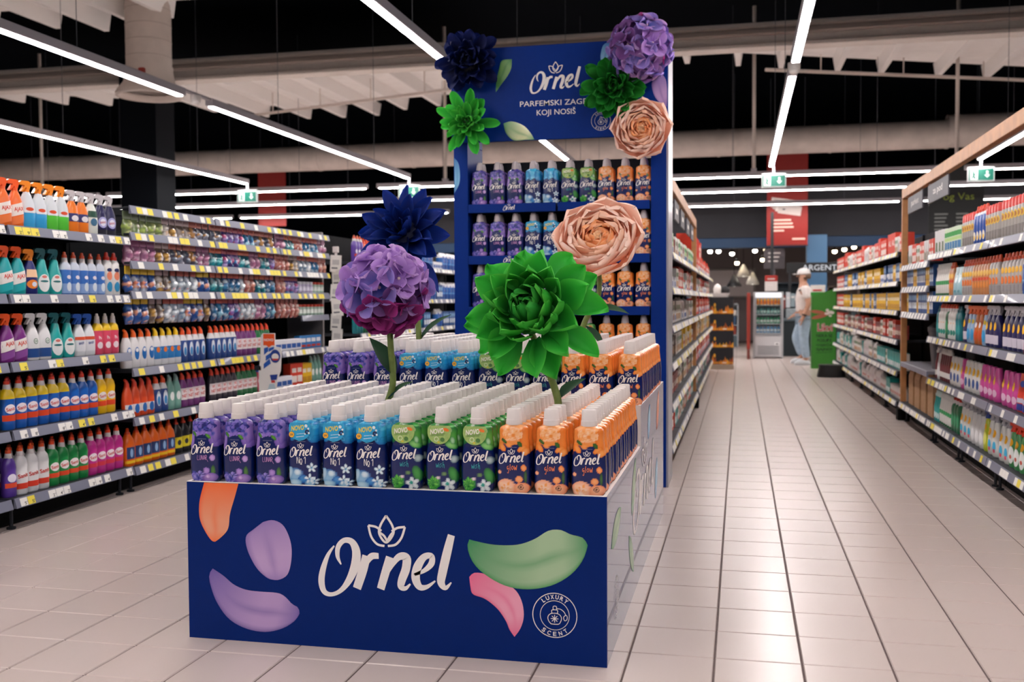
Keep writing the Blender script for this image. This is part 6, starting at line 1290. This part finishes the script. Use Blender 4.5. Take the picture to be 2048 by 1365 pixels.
o = struct(ob('ceiling_shop', MB().box(-4.6, 4.6, 27.42, 31.6, 3.0, 3.1).mesh('ceiling_shop', mat('2a2a2e', .8)))); o['label'] = 'dark ceiling of the shop beyond'
# shop furniture
for k, (x, w_, h, c, lab) in enumerate(((-1.5, .7, 1.5, 'b8b0a8', 'pale shop shelf far behind the black cartons'), (-.35, .6, 1.15, 'a8acb0', 'grey shop shelf between cartons and fridge'), (1.15, .8, 1.7, '3a4650', 'dark clothes rack in the shop behind the man'), (2.6, .8, 1.6, '6a5a50', 'brown shop shelf behind the green stand'))):
    t = thing('shop_shelf', lab, 'shelf', (x, 27.9, 0))
    ob('carcass', MB().box(-w_/2, -w_/2+.03, -.2, .2, 0, h).box(w_/2-.03, w_/2, -.2, .2, 0, h).box(-w_/2, w_/2, .18, .2, 0, h).box(-w_/2, w_/2, -.2, .2, h-.03, h).mesh('carcass', mat(c, .6)), t); ob('plinth', MB().box(-w_/2+.03, w_/2-.03, -.18, .18, 0, .3).mesh('plinth', mat('4a5a62', .6)), t)
    rg = random.Random(k)
    for q in range(3):
        z = .3+q*(h-.35)/3; ob('board', MB().bbox(-w_/2+.03, w_/2-.03, -.19, .18, z, z+.02, .002).mesh('board', mat(c, .6)), t)
        for n in range(4): g_ = ob('parcel', MB().bbox(-.06, .06, -.06, .06, 0, rg.uniform(.12, .26), .006).mesh('parcel', mat(rg.choice(('d8d4d0', '8a3a30', '2a4a6a', 'c0a080', '3a4a50', 'e0d8d0')), .6)), t, (-w_/2+.12+n*(w_-.24)/3, -.08, z+.02))
for k, (x, z, w_, h, y, lab) in enumerate(((.69, 1.45, .28, .36, 24.2, 'red and white info sign above the fridge'), (.82, 2.02, .5, .5, 26.2, 'grey notice board with white lines under the red banner'))):
    t = thing('info_sign', lab, 'sign', (x, y, 0)); ob('board', MB().bbox(-w_/2, w_/2, 0, .02, z, z+h, .003).mesh('board', mat('e0d8d4' if k == 0 else '4a4448', .5)), t)
    ob('header_strip', MB().bbox(-w_/2, w_/2, -.006, 0, z+h*.62, z+h, .001).mesh('header_strip', mat('b02a20' if k == 0 else '5a5256', .5)), t)
    for q in range(3): ob('text_line', MB().bbox(-w_*.3, w_*(.3-.06*q), -.009, -.006, z+h*(.75-.2*q), z+h*(.81-.2*q), .0005).mesh('text_line', mat('e8e0dc', .5)), t)
    ob('post', MB().bbox(-.02, .02, .02, .05, 0, z+h, .003).mesh('post', mat('5a5a60', .5)), t)
t = thing('banner_post', 'thin dark post in front of the red banner', 'post', (.74, 25.3, 0)); ob('tube', MB().bbox(-.035, .035, -.03, .03, 0, 3.35, .004).mesh('tube', mat('1c1e22', .5)), t); ob('foot', MB().bbox(-.15, .15, -.15, .15, 0, .03, .004).mesh('foot', mat('1c1e22', .5)), t)
# aisle notice on the far right
t = thing('notice_panel', 'dark hanging notice panel with green heading behind the right shelving', 'sign', (4.72, 24.3, 2.5)); ob('board', MB().bbox(-.62, .52, 0, .02, 0, 1.75, .003).mesh('board', mat('15191a', .6)), t)
v, f = fit_text('og Vas', .64, .2); Ls = [([(x-.0, z+1.0) for x, z in v], f, 0)]
for q in range(7): Ls += [([(-.5, .62-q*.085), (-.22-.03*(q % 3), .62-q*.085), (-.22-.03*(q % 3), .655-q*.085), (-.5, .655-q*.085)], [(0, 1, 2, 3)], 1), ([(-.05, .62-q*.085), (.2+.06*(q % 3), .62-q*.085), (.2+.06*(q % 3), .655-q*.085), (-.05, .655-q*.085)], [(0, 1, 2, 3)], 1)]
flat_print('notice_print', Ls, [mat('8a9a2a', .5), mat('7c807e', .6)], lambda u, v, d: (u, -d, v), t)
for x in (-.5, .4): ob('wire', MB().tube([(x, .01, 1.75), (x, .01, 4.1)], .006, 5).mesh('wire', mat('5a5d63', .5)), t)

# trolley wheel cut by the left picture edge
t = thing('trolley_wheel', 'black ribbed rubber wheel at the left picture edge below the shelves', 'wheel', (-3.42, 4.02, .095), .35)
tp = [(.03*math.cos(a)*.8, .075+.02*math.sin(a)) for a in [2*PI*k/12 for k in range(12)]]
mb = MB(); N = 28
mb.loft([[(x, r*math.cos(2*PI*i/N)*(1+.02*(i % 2)), r*math.sin(2*PI*i/N)*(1+.02*(i % 2))) for x, r in tp] for i in range(N)]+[[(x, r, 0) for x, r in tp]], 0, False)
ob('tyre', mb.mesh('tyre', mat('121416', .6)), t); ob('hub', MB().tube([(-.02, 0, 0), (.02, 0, 0)], .06, 16).mesh('hub', mat('4a4d52', .4)), t); ob('fork', MB().bbox(.026, .032, -.02, .02, -.01, .2, .003).mesh('fork', STEEL), t); ob('fork', MB().bbox(-.032, -.026, -.02, .02, -.01, .2, .003).mesh('fork', STEEL), t); ob('swivel', MB().lathe([(.2, .035), (.23, .035), (.24, .015), (.3, .015)], 12).mesh('swivel', STEEL), t)
